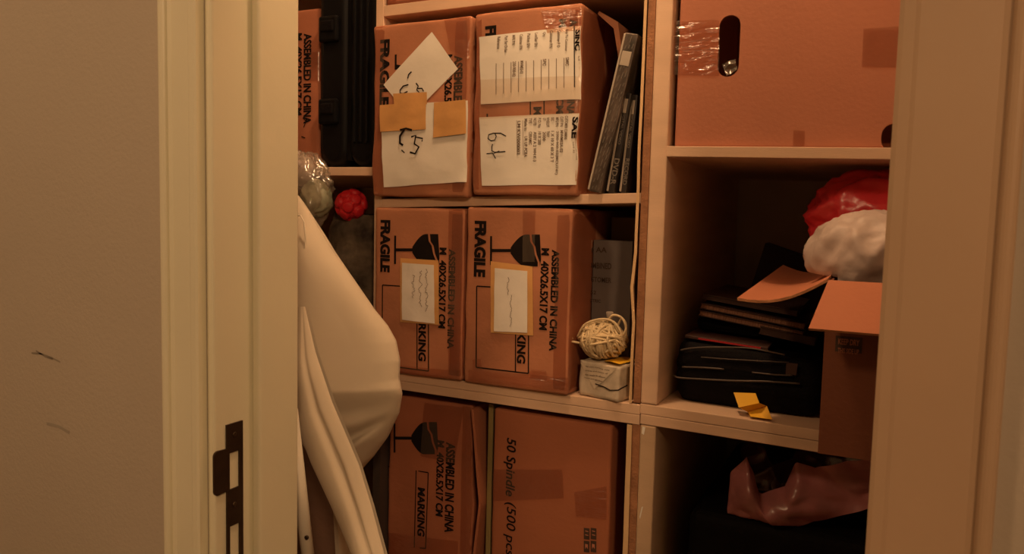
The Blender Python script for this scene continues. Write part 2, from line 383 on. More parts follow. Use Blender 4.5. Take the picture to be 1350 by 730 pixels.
# ------------------------------------------------------------------ cartons
class Carton:
    def __init__(s, name, label, x0, x1, z0, z1, yf, depth=.40, m='card', bulge=.002, seed=1, rad=.005, lean=(0, 0), grp='corrugated cartons printed fragile', cat='cardboard box', rough=.0015):
        s.w, s.h, s.d = x1-x0, z1-z0, depth; s.seed = seed; s.bulge = bulge; s.rad = rad; s.x0, s.z0, s.yf = x0, z0, yf; s.lean = lean; s.rough = rough
        s.root = thing(name, label, cat, (x0+s.w/2, yf+depth/2, z0), grp); s.b = MB(); s.m = m
        us = lambda L: [0, .003/L, .006/L, .012/L]+[i/12 for i in range(1, 12)]+[1-.012/L, 1-.006/L, 1-.003/L, 1]
        W, D, H = s.w, s.d, s.h; B = s.b
        B.grid(lambda u, v: s.df(u*W, 0, v*H), 0, 0, m, sorted(us(W)), sorted(us(H)))
        B.grid(lambda u, v: s.df(u*W, D, v*H), 0, 0, m, sorted(us(W)), sorted(us(H)), True)
        B.grid(lambda u, v: s.df(0, u*D, v*H), 0, 0, m, sorted(us(D)), sorted(us(H)), True)
        B.grid(lambda u, v: s.df(W, u*D, v*H), 0, 0, m, sorted(us(D)), sorted(us(H)))
        B.grid(lambda u, v: s.df(u*W, v*D, 0), 0, 0, m, sorted(us(W)), sorted(us(D)), True)
        B.grid(lambda u, v: s.df(u*W, v*D, H), 0, 0, m, sorted(us(W)), sorted(us(D)))
    def df(s, x, y, z, eps=0):
        W, D, H, r = s.w, s.d, s.h, s.rad
        p = Vector((x, y, z)); q = Vector((min(max(x, r), W-r), min(max(y, r), D-r), min(max(z, r), H-r))); d = p-q
        n = d.normalized() if d.length > 1e-9 else Vector((0, -1, 0)); 
        if d.length > 1e-9: p = q+n*r
        bl = s.bulge*max(0, math.sin(PI*min(max(x/W, 0), 1)))*max(0, math.sin(PI*min(max(z/H, 0), 1)))
        if y < .02: p.y -= bl
        c = Vector((x/W-.5, y/D-.5, z/H-.5))*2
        edge = max(abs(c.x), abs(c.z))**6
        k = s.rough*edge
        p += Vector((NZ(p, 22, s.seed), NZ(p, 22, s.seed+9)*.8, NZ(p, 22, s.seed+5)*.5))*k
        p.z = max(p.z, .0002) if z < .01 else p.z
        p += n*0
        p.y -= eps
        zz = p.z/H
        return Vector((p.x-W/2+s.lean[0]*zz, p.y-D/2+s.lean[1]*zz, p.z))
    def fn(s, eps): return lambda x, z: s.df(x, 0, z, eps)
    def L(s, px, py): p = onY(px, py, s.yf); return (p.x-s.x0, p.z-s.z0)
    def text(s, t, pxa, pxb, pya, pyb, m='ink', bold=.02, eps=.0006, tgt=None, shear=0, rot=True):
        x0, zt = s.L(pxa, pya); x1, _ = s.L(pxb, pya); _, zb = s.L((pxa+pxb)/2, pyb); _, zt = s.L((pxa+pxb)/2, pya)
        (tgt or s.b).text(t, x0, x1, zt, zb, m, s.fn(eps), rot, bold, shear)
    def poly(s, pts, m, eps=.0006, tgt=None): (tgt or s.b).flat([s.L(*p) for p in pts], m, s.fn(eps))
    def line(s, pts, wpx, m, eps=.0006, tgt=None): (tgt or s.b).stroke([s.L(*p) for p in pts], wpx*.00128, m, s.fn(eps))
    def patch(s, quad, m, eps=.0009, tgt=None, n=10, wr=.0, back=True):
        """paper or tape patch: px corners tl,tr,br,bl following the carton face, with slight wrinkles"""
        q = [s.L(*p) for p in quad]; T = tgt or MB()
        def f(u, v):
            a = Vector(q[0]).lerp(Vector(q[1]), u); c = Vector(q[3]).lerp(Vector(q[2]), u); p = a.lerp(c, v)
            e = wr*abs(NZ((p.x, p.y, .3), 38, s.seed)) if wr else 0
            return s.df(p.x, 0, p.y, eps+e)
        T.grid(f, n, n, m, flip=True); return T
    def strip(s, side, a, b_, m, e0=.03, e1=.05, eps=.0009):
        """tape band wrapping the right/left side edge of the front: from a to b_ in height"""
        T = MB(); W = s.w
        def f(u, v):
            t = -e0+(e0+e1)*u; z = a+(b_-a)*v
            if side == 'r': p = s.df(W+t, 0, z, eps) if t <= 0 else s.df(W, t, z)+Vector((eps, 0, 0))
            else: p = s.df(-t, 0, z, eps) if t <= 0 else s.df(0, t, z)-Vector((eps, 0, 0))
            return p
        T.grid(f, 14, 14, m); return T
    def done(s):
        s.body = s.b.build('carton_body', s.root, weld=.00001); return s.root
    def part(s, T, name, par=None, label=None):
        o = T.build(name, par or s.root, label=label); return o
def goblet(c, fx, sx0, sx1, bx0, bx1, yc, hf, hb, m='ink'):
    """broken glass symbol lying on its side: foot at left, bowl to the right"""
    c.poly([(fx-1.3, yc-hf), (fx+1.3, yc-hf), (fx+1.3, yc+hf), (fx-1.3, yc+hf)], m)
    c.poly([(sx0, yc-2), (sx1+2, yc-2), (sx1+2, yc+2), (sx0, yc+2)], m)
    n = 12; up = [(bx0+(bx1-bx0)*(i/n), yc-hb*min(1, math.sin(PI/2*(.12+.88*min(1, i/n*1.9))))) for i in range(n+1)]
    crack = [(bx1-12, yc-hb*1.0), (bx1-11, yc-hb*.55), (bx1-7, yc-hb*.25), (bx1-5, yc+hb*.25), (bx1-1, yc+hb*.75), (bx1-1, yc+hb)]
    left = [p for p in up if p[0] < bx1-13]+[(x-1.3, y) for x, y in crack]
    low = [(x, 2*yc-y) for x, y in up if x < bx1-4][::-1]
    c.poly(left+low[:], m)
    c.poly([(x+1.3, y) for x, y in crack]+[(bx1+2, yc+hb*.55), (bx1, yc-hb*1.0)], m)
def fragile(c, ox, oy, sx=1, sy=1, ts=True, upto='FRAGILE', glass=True, frame=True, frag=(8, 24, 18, 92), assembled=True, mark='MARKING'):
    """the stencil set of one printed carton; ox,oy = picture position of its upper-left front corner"""
    X = lambda v: ox+v*sx
    Y = lambda v: oy+v*sy
    c.text(upto, X(frag[0]), X(frag[1]), Y(frag[2]), Y(frag[3]), bold=.055)
    if glass: goblet(c, X(30), X(31), X(56), X(56), X(94), Y(57), 19*sy, 21*sy)
    if assembled:
        c.text('ASSEMBLED IN CHINA', X(110), X(120), Y(56), Y(190), bold=.04)
        c.text('M  40X26.5X17 CM', X(96), X(107), Y(54), Y(162), bold=.04)
    if frame:
        for a in ([(11, 104), (80, 108)], [(11, 104), (10, 211)], [(10, 211), (79, 219)], [(80, 108), (79, 219)], [(63, 107), (62, 217)]):
            c.line([(X(p[0]), Y(p[1])) for p in a], 1.6, 'ink')
        c.text(mark, X(65.5), X(77), Y(130), Y(206), bold=.04)

# --- upper row, left carton with the rotated sheet
c = Carton('cardboard_box', 'taped fragile carton with tilted white sheet, upper row, beside cream upright', *[-.7665, -.5850, 1.3765, 1.654], 1.035, .40, seed=3, rough=.004, m='card')
c.x0 = -.7585-.006; c.w = .1795
c.text('FRAGILE', 502, 515, 52, 140, bold=.055); c.line([(523, 72), (523, 92)], 3, 'ink'); c.poly([(523, 85), (534, 87), (534, 90), (523, 92)], 'ink')
c.text('ASSEMBLED IN CHINA', 600, 611, 73, 205, bold=.04); c.text('M  40X26.5X17 CM', 588, 598, 72, 180, bold=.04)
c.done()
c.part(c.strip('r', .0, .277, 'tape_shiny', .026, .1), 'tape'); c.part(c.strip('l', 0, .277, 'tape', .02, .1), 'tape')
T = c.patch([(571, 42), (605, 91), (543, 155), (507, 112)], 'paper', .0012, wr=.0008)
c.line([(545, 95), (541, 99), (540, 104)], 1.8, 'pen', .0024, T)
c.line([(541, 112), (534, 114), (530, 119), (530, 123), (534, 124), (540, 121)], 1.8, 'pen', .0024, T)
c.line([(551, 110), (554, 114), (552, 119), (555, 122), (552, 128), (544, 133)], 1.8, 'pen', .0024, T); c.line([(552, 117), (559, 117), (561, 121)], 1.6, 'pen', .0024, T)
c.part(T, 'paper_sheet', label='white sheet turned on its corner')
T = c.patch([(503, 139), (618, 133), (621, 239), (508, 247)], 'paper', .0022, wr=.0022, n=16)
c.line([(531, 172), (539, 170), (547, 172)], 2.6, 'pen', .0052, T); c.line([(537, 171), (531, 180), (531, 189), (535, 192)], 3.0, 'pen', .0052, T)
c.line([(546, 181), (552, 179), (550, 190), (556, 194), (551, 203), (544, 201)], 2.4, 'pen', .0052, T); c.line([(551, 181), (561, 183), (560, 187)], 1.8, 'pen', .0052, T)
c.line([(533, 198), (537, 202)], 1.5, 'pen', .0052, T)
c.part(T, 'paper_sheet', label='creased lower white sheet')
c.part(c.patch([(504, 139), (565, 135), (565, 171), (504, 174)], 'oldtape', .0042, wr=.002), 'masking_tape'); c.part(c.patch([(576, 136), (616, 132), (618, 176), (575, 182)], 'oldtape', .0050, wr=.002), 'masking_tape')
c.part(c.patch([(521, 124), (566, 122), (566, 138), (523, 140)], 'oldtape', .0035, wr=.001), 'masking_tape')
c.part(c.patch([(585, 22), (622, 22), (622, 80), (596, 66)], 'tape_shiny', .0014, wr=.003), 'tape')

# --- upper row, right carton with two printed forms
c = Carton('cardboard_box', 'carton with two printed white forms and number 64, upper row, beside leaning cases', -.5775, -.4035, 1.381, 1.6555, 1.035, .40, seed=8, rough=.003)
c.text('FRAGILE', 640, 655, 34, 108, bold=.055)
c.line([(643, 150), (643, 175)], 2, 'ink'); c.text('MARKING', 704, 715, 141, 215, bold=.04); c.line([(700, 120), (700, 230)], 1.6, 'ink'); c.line([(718, 120), (718, 230)], 1.6, 'ink')
c.text('ASSEMBLED IN CHINA', 751, 761, 25, 152, bold=.04); c.text('M  40X26.5X17 CM', 737, 747, 25, 150, bold=.04)
c.done()
c.part(c.strip('r', 0, .2745, 'tape', .03, .10), 'tape'); c.part(c.strip('l', 0, .2745, 'tape_shiny', .012, .1), 'tape')
T = c.patch([(632, 49), (769, 34), (771, 130), (635, 138)], 'paper', .0014, wr=.0012, n=16)
cols = ['Ship To Customer', 'Customer P O', 'Customer P/N', 'Qty', 'Lot/Ser SN', 'Packet SN', 'Customer P/N', 'MFR P/N', 'Part Ser Order', 'Reference']
ends = [(39, 68), (40, 63), (41, 64), (43, 49), (44, 62), (45, 63), (46, 66), (47, 60), (48, 70), (49, 65)]
for i, (t, (a, e)) in enumerate(zip(cols, ends)):
    x = 748-i*9.9
    c.text(t, x-2.0, x+2.2, a, e, 'greyink', .02, .0030, T)
    c.line([(x-3.2, 77+i*.8), (x-3.2, 116+i*1.0)], .7, 'greyink', .0030, T)
for i, t, L_ in ((0, 'SMC', 11), (3, 'SPC', 9), (6, 'MWM52-02', 17), (7, '200-900-02', 20)):
    x = 749-i*9.9; c.text(t, x-2, x+2.4, 76+i*.8, 76+i*.8+L_, 'greyink', .02, .0031, T)
c.line([(758, 35), (758.5, 115)], 1.2, 'pen', .0030, T)
c.text('SINC', 760, 768, 40, 67, 'pen', .045, .0032, T); c.text('No. 000', 763, 766, 74, 80, 'greyink', .02, .0032, T)
c.part(T, 'printed_form', label='upper white printed form with ruled lines')
T = c.patch([(633, 155), (766, 149), (767, 243), (636, 245)], 'paper', .0014, wr=.0012, n=16)
c.text('SAE', 756, 765, 154, 182, 'pen', .045, .0032, T)
rows = [(748, 153, 184, 'CUSTOMER: CUMMINS'), (742, 154, 167, 'CUST P/N'), (742, 172, 201, 'MWM52A-02'), (736, 155, 167, 'MFG P/N'), (736, 173, 230, '2000-900-02(MCU741)'), (730, 155, 160, 'DESC'), (730, 173, 214, '1 X 10 X 60 X 3 T'), (724, 155, 168, 'WHS/LOT'), (724, 173, 181, 'TRAY'), (719, 156, 160, 'QTY'), (719, 174, 186, '2000'), (713, 156, 169, 'P.O. No'), (713, 174, 191, '10 X 200'), (707, 156, 166, 'NOTE:'), (707, 174, 213, 'ASSY A 2 WH K-3'), (701, 156, 163, 'TYPE'), (701, 174, 191, 'CERAMIC'), (695, 157, 173, 'Made in:'), (695, 180, 207, 'UR UP PCBA'), (686, 160, 204, 'LM KW000002')]
for x, a, e, t in rows: c.text(t, x-1.8, x+2.2, a, e, 'greyink', .02, .0032, T)
for x in (683, 691): c.line([(x, 159), (x+.5, 205)], .5, 'greyink', .0032, T)
c.text('LOT 32', 757, 759, 187, 202, 'greyink', .02, .0032, T); c.text('SUPPLIER FORM', 761, 763, 187, 211, 'greyink', .02, .0032, T)
c.line([(645, 177), (645, 183), (649, 186), (654, 184), (655, 179), (650, 176), (643, 178), (656, 174), (663, 173), (669, 179)], 1.1, 'pen', .0033, T) if False else None
c.line([(669, 180), (662, 176), (652, 176), (646, 178), (645, 183), (649, 186), (654, 185), (656, 180), (654, 176)], 1.3, 'pen', .0033, T)
c.line([(651, 190), (650, 194), (650, 199), (654, 201), (668, 200)], 1.3, 'pen', .0033, T); c.line([(643, 203), (651, 202), (655, 209)], 1.2, 'pen', .0033, T)
c.line([(660, 199), (652, 203)], .8, 'pen', .0033, T)
c.part(T, 'printed_form', label='lower white form with handwritten 64')
c.part(c.patch([(632, 106), (772, 100), (772, 150), (634, 158)], 'tape_light', .0042, wr=.003), 'tape'); c.part(c.patch([(715, 14), (768, 10), (768, 40), (722, 44)], 'tape_shiny', .0016, wr=.003), 'tape')

# --- middle row
def note(c, pA, q, lines):
    T = c.patch(pA, 'oldtape', .0012, wr=.0008); c.part(T, 'tape_frame', label='yellowed tape around the note')
    T = c.patch(q, 'paper2', .0028, wr=.0015)
    for ln in lines: c.line(ln, .55, 'greyink', .0048, T)
    return c.part(T, 'paper_note')
def scribble(x, y0, y1, seed, a=1.6):
    random.seed(seed); n = int((y1-y0)/1.2); return [(x+random.uniform(-a, a)+1.0*math.sin(i*.5), y0+(y1-y0)*i/n) for i in range(n+1)]
c = Carton('cardboard_box', 'fragile carton with handwritten note of three lines, middle row, left one', -.7640, -.5925, 1.0840, 1.3595, 1.04, .40, seed=12, rough=.0025)
fragile(c, 495, 273, .885, .985, frag=(8, 23, 17, 87))
c.done()
note(c, [(529, 340), (579, 343), (580, 428), (529, 424)], [(532, 346), (574, 349), (575, 426), (532, 421)], [scribble(548, 362, 392, 1), scribble(557, 356, 404, 2), scribble(565, 354, 410, 3)])
c.part(c.strip('r', 0, .2755, 'tape', .022, .1), 'tape'); c.part(c.patch([(498, 478), (612, 489), (614, 498), (498, 493)], 'tape_shiny', .002, wr=.003), 'tape')
c.part(c.patch([(592, 275), (612, 275), (612, 497), (592, 494)], 'tape', .0016, wr=.001), 'tape')
c = Carton('cardboard_box', 'fragile carton with one-line note, middle row, beside the twine ball', -.5890, -.4105, 1.0840, 1.3625, 1.04, .40, seed=17, rough=.002)
fragile(c, 618, 273, 1.0, 1.0)
c.done()
note(c, [(648, 344), (703, 351), (704, 442), (648, 438)], [(654, 353), (697, 357), (697, 438), (653, 436)], [scribble(672, 365, 388, 5, .8), scribble(676, 388, 430, 6, .7)])
c.part(c.strip('r', 0, .2785, 'tape', .024, .1), 'tape'); c.part(c.patch([(619, 486), (752, 498), (752, 516), (619, 500)], 'tape_shiny', .002, wr=.003), 'tape')
c.part(c.patch([(690, 275), (706, 275), (706, 345), (690, 345)], 'tape', .0016, wr=.001), 'tape')
for q in ([(625, 472), (637, 472), (637, 488), (625, 486)], [(700, 486), (722, 488), (722, 502), (700, 500)]): c.part(c.patch(q, 'tape_shiny', .0030, wr=.004), 'tape')

# --- lower row
c = Carton('cardboard_box', 'fragile carton beside the hanging white cloth, lowest row', -.7560, -.5880, .7150, 1.037, 1.075, .40, seed=22, rough=.004, bulge=.003, m='card_lo')
fragile(c, 494, 520, .88, 1.0, frag=(9, 22, 22, 84), frame=False, assembled=False, upto='FRAGILE')
c.b.bm.verts.ensure_lookup_table()
c.text('ASSEMBLED IN CHINA', 589, 601, 583, 702, bold=.04); c.text('M  40X26.5X17 CM', 577, 587, 580, 680, bold=.04)
for a in ([(502, 612), (566, 622)], [(502, 612), (500, 715)], [(500, 716), (562, 722)], [(566, 622), (562, 722)], [(550, 619), (547, 721)]): c.line(a, 1.6, 'ink')
c.text('MARKING', 552, 562, 642, 706, bold=.04)
c.done()
c.part(c.strip('r', 0, .32, 'tape', .02, .1), 'tape')
c.part(c.patch([(505, 700), (605, 712), (605, 745), (505, 740)], 'tape_shiny', .002, wr=.004), 'tape'); c.part(c.patch([(560, 530), (612, 537), (600, 610), (556, 600)], 'tape', .0016, wr=.001), 'tape')
# side flap leaning beside it, olive board behind
a = onY(614, 540, 1.075); e = onY(641, 640, 1.06)
fl = MB()
prof = [(-.5815, 1.036), (-.5765, .995), (-.5695, .93), (-.564, .885), (-.564, .876), (-.568, .84), (-.573, .79), (-.575, .7165)]
fl.loft([[(x+.012*0, y, z) for x, z in prof]+[(x-.0045, y, z) for x, z in prof[::-1]] for y in (1.062, 1.20, 1.30)], 'card_red', smooth=False)
tag(fl.build('cardboard_flap', org=(-.575, 1.06, .7165)), 'bent cardboard panel standing right of the lowest fragile carton', 'cardboard')
ol = MB().box(-.5610, -.5525, 1.075, 1.45, .7150, 1.045, 'olive', .001)
tag(ol.build('folder_panel', org=(-.558, 1.075, .715)), 'thin olive board standing between the two lowest cartons', 'board')
c = Carton('cardboard_box', 'plain brown carton printed 50 Spindle, lowest row', -.5455, -.3470, .7150, 1.0425, 1.065, .42, seed=31, rough=.0012, bulge=.001, m='card_c2', rad=.004, grp=None)
c.text('50 Spindle', 665, 681, 577, 654, bold=.018, shear=.12); c.text('(500 pcs)', 665, 681, 662, 738, bold=.008, shear=.12)
for k, (xa, ya) in enumerate(((770, 695), (770, 712), (779, 695), (779, 712))):
    c.poly([(xa, ya), (xa+7.5, ya+1), (xa+7.5, ya+16), (xa, ya+15)], 'ink_soft')
    if k % 2: c.poly([(xa+2, ya+4), (xa+5.5, ya+5), (xa+5.5, ya+11), (xa+3.5, ya+8), (xa+2, ya+11)], 'card2', .0012)
    else: c.line([(xa+2, ya+4), (xa+6, ya+5)], 1, 'card2', .0012); c.line([(xa+2, ya+9), (xa+6, ya+10)], 1, 'card2', .0012)
c.done()
c.part(c.patch([(648, 618), (742, 618), (744, 656), (648, 660)], 'tape', .0014, wr=.0006), 'tape'); c.part(c.patch([(758, 648), (800, 640), (800, 684), (760, 680)], 'tape_shiny', .0014, wr=.003), 'tape')

# --- carton on the top shelf (its bottom only)
c = Carton('cardboard_box', 'reddish carton on the topmost shelf, only its lower edge seen', -.7555, -.565, 1.6885, 1.95, 1.052, .40, seed=41, rough=.001, m='card_red', grp=None); c.w = .19
c.done(); c.part(c.strip('l', 0, .05, 'tape', .02, .05), 'tape')
# --- left bay carton
c = Carton('cardboard_box', 'assembled in china carton standing left of the black hard case', -1.105, -.9095, 1.4290, 1.7050, 1.07, .40, seed=45, rough=.0015, m='card_red')
c.text('ASSEMBLED IN CHINA', 401, 411, 44, 163, bold=.04); c.text('M  40X26.5X17 CM', 390, 399, 44, 152, bold=.04)
c.line([(400, 155), (404, 160), (401, 168)], 1.5, 'ink'); c.line([(398, 180), (403, 182)], 1.5, 'ink')
c.done(); c.part(c.strip('r', .15, .2, 'tape', .02, .05), 'tape')

# ------------------------------------------------------------------ open-sided carton behind the 64 carton and leaning cases
b = MB()
p0 = [(-.395, 1.655), (-.345, 1.615), (-.352, 1.545), (-.372, 1.49), (-.385, 1.46)]
b.loft([[(-.4005, y, 1.652), (-.3985, y, 1.656), (-.369, y, 1.638-.0), (-.358, y, 1.578), (-.3645, y, 1.537), (-.3765, y, 1.503), (-.3815, y, 1.508), (-.3705, y, 1.542), (-.3645, y, 1.578), (-.3750, y, 1.629)] for y in (1.09, 1.40)], 'card', smooth=False)
b.box(-.3985, -.366, 1.185, 1.42, 1.3815, 1.500, 'card_red', .002)
tag(b.build('torn_carton', org=(-.38, 1.16, 1.3815)), 'crumpled torn carton squeezed behind the form-covered carton', 'cardboard')
def lean_case(label, b0, t0, thick, depth, m, rim, ytxt=None, y=1.045, txts=(), grp='disc cases leaning on the upper shelf'):
    """slim case standing on its end and leaning; b0/t0 = picture points of the bottom/top left corners"""
    B = onY(*b0, y); Tp = onY(*t0, y); B.z = max(B.z, 0); d = (Tp-B); H = Vector((d.x, 0, d.z)).length; ang = math.atan2(d.x, d.z)
    zb = 1.3735+.0145+ (B.x+.7585)/.446*0  - .0005
    floorz = 1.3585+(1.3725-1.3585)*((B.x+.7585)/.446)+.0146
    r = thing('disc_case', label, 'disc case', (B.x, y, floorz+.0005), grp); r.rotation_euler = (0, ang, 0)
    up = thick*math.sin(ang)
    r.location.z += up if ang > 0 else 0
    q = MB().box(0, thick, 0, depth, 0, H, m, .0018); q.build('case', r)
    q = MB().box(-.0008, .0022, -.0012, .004, .002, H-.002, rim, .0006).box(.003, thick-.003, -.001, .002, H*.80, H*.80+.02, rim, .0004); q.build('rim', r, label='bright clear rim')
    if m == 'silver':
        q = MB(); random.seed(3)
        for col_ in range(3):
            zc = .004
            while zc < H-.012:
                ln_ = random.uniform(.003, .010); xx = .005+.005*col_; q.flat([(xx, zc), (xx+.0012, zc), (xx+.0022, zc+ln_), (xx+.0010, zc+ln_)], 'caseink', lambda x, z: (x, -.0006, z)); zc += ln_+random.uniform(.003, .008)
        q.build('spine_ticks', r)
    if txts:
        q = MB()
        for tx, z1, z0, x0, x1 in txts: q.text(tx, x0, x1, z1, z0, 'caseink', lambda x, z: (x, -.0006, z), True, .02)
        q.build('spine_title', r)
    return r
lean_case('tallest glossy clear case of the three leaning against the upright', (775, 251), (824, 42), .020, .13, 'silver', 'casehl', y=1.045)
lean_case('dark case with pale spine lettering, between the other two leaning', (800, 250), (823, 118), .0110, .135, 'darkcase', 'casehl', y=1.055, txts=(('DIGITAL VIDEO', .118, .07, .004, .008), ('DVD-R', .05, .012, .003, .011)))
lean_case('dark case with spine lettering leaning closest to the right upright', (817, 250), (833, 120), .0095, .135, 'darkcase', 'casehl', y=1.065, txts=(('DIGITAL VIDEO', .115, .065, .003, .007), ('RECORD', .05, .012, .003, .009)))

# ------------------------------------------------------------------ twine ball, parcel, grey pack
o = MB().box(-.400, -.330, 1.185, 1.195, 1.0845, 1.352, 'olive', .001).build('olive_board', org=(-.37, 1.185, 1.0845)); tag(o, 'dim olive board standing behind the grey printed pack', 'board')
b = MB(); y = 1.125
def gp(px, py): p = onY(px, py, y); return (p.x, p.z)
sil = [gp(764, 438), gp(767, 340), gp(781, 316), gp(834, 318), gp(834, 438)]
sil = [(max(p_[0], -.4075), p_[1]) for p_ in sil]
sil = [(sil[0][0], 1.0845), sil[1], sil[2], sil[3], (sil[3][0], 1.0845)]
b.prism(sil, y, y+.035, 'greypk')
gf = lambda x, z: (x, y-.0006, z)
for tx, xa, xb, ya, yb in (('4 AA', 778, 800, 325, 333), ('COMBINED', 771, 806, 345, 355), ('CUSTOMER', 771, 806, 364, 373), ('N 52', 771, 786, 382, 388), ('ELECTRIC', 770, 792, 393, 399)):
    (x0, z0), (x1, z1) = gp(xa, ya), gp(xb, yb); b.text(tx, x0, x1, z0, z1, 'ink_soft', gf, False, .02)
b.flat([gp(767, 340), gp(781, 316), gp(780, 330)], 'paper', lambda x, z: (x, y-.001, z))
tag(b.build('printed_pack', org=(-.37, y, 1.0845)), 'grey printed pack with dark text lines standing behind the twine ball', 'package')
# parcel
pz = 1.0845; pc = onZ(782, 533, pz); 
pr = thing('wrapped_parcel', 'small parcel wrapped in printed paper under the twine ball', 'parcel', (-.366, 1.052, pz), rz=math.radians(-14))
def wr(c_): return (c_.x+.002*NZ(c_, 60, 3), c_.y+.002*NZ(c_, 60, 6), max(0, c_.z+.0018*NZ(c_, 60, 9)))
b = MB(); W_, D_, H_ = .069, .062, .052
def pd(x, y, z):
    c_ = Vector((x, y, z)); return wr(c_)
b.grid(lambda u, v: pd(-W_/2+W_*u, 0, H_*v), 14, 10, 'news'); b.grid(lambda u, v: pd(-W_/2+W_*u, D_, H_*v), 14, 10, 'news', flip=True)
b.grid(lambda u, v: pd(-W_/2, D_*u, H_*v), 14, 10, 'news', flip=True); b.grid(lambda u, v: pd(W_/2, D_*u, H_*v), 14, 10, 'news')
b.grid(lambda u, v: pd(-W_/2+W_*u, D_*v, H_), 14, 14, 'news'); b.grid(lambda u, v: pd(-W_/2+W_*u, D_*v, 0), 14, 14, 'news', flip=True)
pf = lambda x, z: Vector(pd(x, 0, z))+Vector((0, -.0025, 0))
for i, t in enumerate(('tel aviv market daily', 'prices and news of', 'the week in short', 'home and garden')):
    b.text(t, -.024, .020-.004*i, .046-.006*i, .0435-.006*i, 'greyink', pf, False, .01)
b.build('wrapping', pr, weld=.00001)
b = MB(); b.flat([(-.034, .048), (.030, .050), (-.006, .012)], 'news', lambda x, z: Vector(pd(x, 0, z))+Vector((0, -.0016, 0))); b.build('folded_corner', pr)
b = MB(); b.tube([(-.004, -.003, .021), (.012, -.0035, .019), (.022, -.0035, .016), (.035, -.002, .018), (.0365, .02, .022)], .0009, 'pen', 6)
b.build('string', pr, label='dark string')
ys = MB().grid(lambda u, v: (.004+.028*u, .004+.05*v, H_+.0035+.001*math.sin(u*4)), 4, 6, 'yellow'); ys.build('yellow_strip', pr, label='yellow strip lying on top')
# twine ball
ctr = onY(795, 447, 1.078); R_ = .036
bz = pz+H_+.004; ctr.z = bz+.0275
tb = thing('twine_ball', 'ball of cream cord with loose looped ends on the wrapped parcel', 'twine', (ctr.x, ctr.y, bz))
b = MB(); rz_ = .0285
b.loft([[(R_*.88*math.cos(a)*math.sin(t), R_*.88*math.sin(a)*math.sin(t), .0275-rz_*.86*math.cos(t)) for a in [k*PI/12 for k in range(24)]] for t in [PI*(j+.05)/12.1 for j in range(13)]], 'yarn')
random.seed(4)
def ballpt(n, k=1.0): return Vector((n.x*R_*k, n.y*R_*k, .0275+n.z*rz_*k))
for i in range(46):
    ax = Vector((random.gauss(1, .35), random.gauss(0, .5), random.gauss(0, .25))).normalized() if i < 30 else Vector((random.gauss(0, .4), random.gauss(.6, .5), random.gauss(1, .3))).normalized()
    e1 = ax.orthogonal().normalized(); e2 = ax.cross(e1); off = random.uniform(-.62, .62); rr_ = math.sqrt(1-off*off)
    kk = random.uniform(.90, 1.0); a0 = random.uniform(0, 6)
    pts = [ballpt((ax*off+(e1*math.cos(a)+e2*math.sin(a))*rr_), kk+.03*math.sin(a*3+a0)) for a in [a0+2*PI*j/30 for j in range(27)]]
    b.tube(pts, .0019, 'yarn', 6)
b.build('wound_cord', tb)
b = MB()
def loop(pts, r=.0018):
    P = [Vector(p) for p in pts]; out = []
    for i in range(len(P)-1):
        p0_, p1, p2, p3 = P[max(i-1, 0)], P[i], P[i+1], P[min(i+2, len(P)-1)]
        for k in range(6):
            t = k/6; out.append(.5*((2*p1)+(p2-p0_)*t+(2*p0_-5*p1+4*p2-p3)*t*t+(3*p1-p0_-3*p2+p3)*t**3))
    out.append(P[-1]); b.tube(out, r, 'yarn', 6)
loop([(-.03, -.02, .022), (-.040, -.026, .024), (-.046, -.026, .022), (-.0475, -.026, .028), (-.043, -.026, .031), (-.040, -.024, .028)])
loop([(-.036, -.014, .03), (-.022, -.02, .051), (0, -.016, .060), (.018, -.012, .058), (.030, -.014, .046), (.034, -.012, .03)])
loop([(.008, -.01, .055), (.018, -.012, .067), (.032, -.012, .064), (.038, -.01, .050), (.034, -.01, .040), (.026, -.012, .046), (.022, -.012, .056)])
loop([(.022, 0, .05), (.030, -.006, .062), (.036, -.004, .054), (.036, 0, .036)])
b.build('loose_loop', tb)
b = MB(); b.loft([[(.012+r*math.cos(a), -.008+r*math.sin(a), z) for a in [k*PI/6 for k in range(12)]] for z, r in ((.057, .0035), (.064, .0048), (.070, .0058), (.0712, .005))], 'greycap'); b.build('cork', tb, label='small grey stopper stuck on top')

# ------------------------------------------------------------------ big handled carton, upper right
def bool_cut(o, cutter):
    md = o.modifiers.new('cut', 'BOOLEAN'); md.object = cutter; md.operation = 'DIFFERENCE'; md.solver = 'EXACT'
    dg = bpy.context.evaluated_depsgraph_get(); me = bpy.data.meshes.new_from_object(o.evaluated_get(dg)); o.modifiers.clear(); o.data = me
    bpy.data.objects.remove(cutter)
BX0, BX1, BY, BD, BZ, BH = -.2705, .118, 1.062, .42, 1.4515, .34
br = thing('carton_box', 'large plain orange-brown carton with oval hand hole, on the upper right shelf', 'cardboard box', ((BX0+BX1)/2, BY+BD/2, BZ))
w2, d2 = (BX1-BX0)/2, BD/2
def slant(c_): return (c_.x, c_.y, c_.z-(.0135*(c_.x+w2)/(.54)))
b = MB().box(-w2, w2, -d2, d2, 0, BH, 'card2', .003, fn=slant)
body = b.build('carton_body', br)
inner = MB().box(-w2+.005, w2-.005, -d2+.005, d2-.005, .002, BH-.006, 'card_in').build('tmp'); 
inner.location = br.location
bpy.context.view_layer.update(); bool_cut(body, inner)
def capsule(cx, cz, hw, hh, n=10):
    pts = [];
    for k in range(n+1): a = PI*k/n; pts.append((cx+hw*math.cos(a), cz+hh-hw+hw*math.sin(a)))
    for k in range(n+1): a = PI+PI*k/n; pts.append((cx+hw*math.cos(a), cz-hh+hw+hw*math.sin(a)))
    return pts
h0 = onY(961, 60, BY); hL = onY(947, 60, BY); hT = onY(961, 20, BY); hB = onY(961, 101, BY)
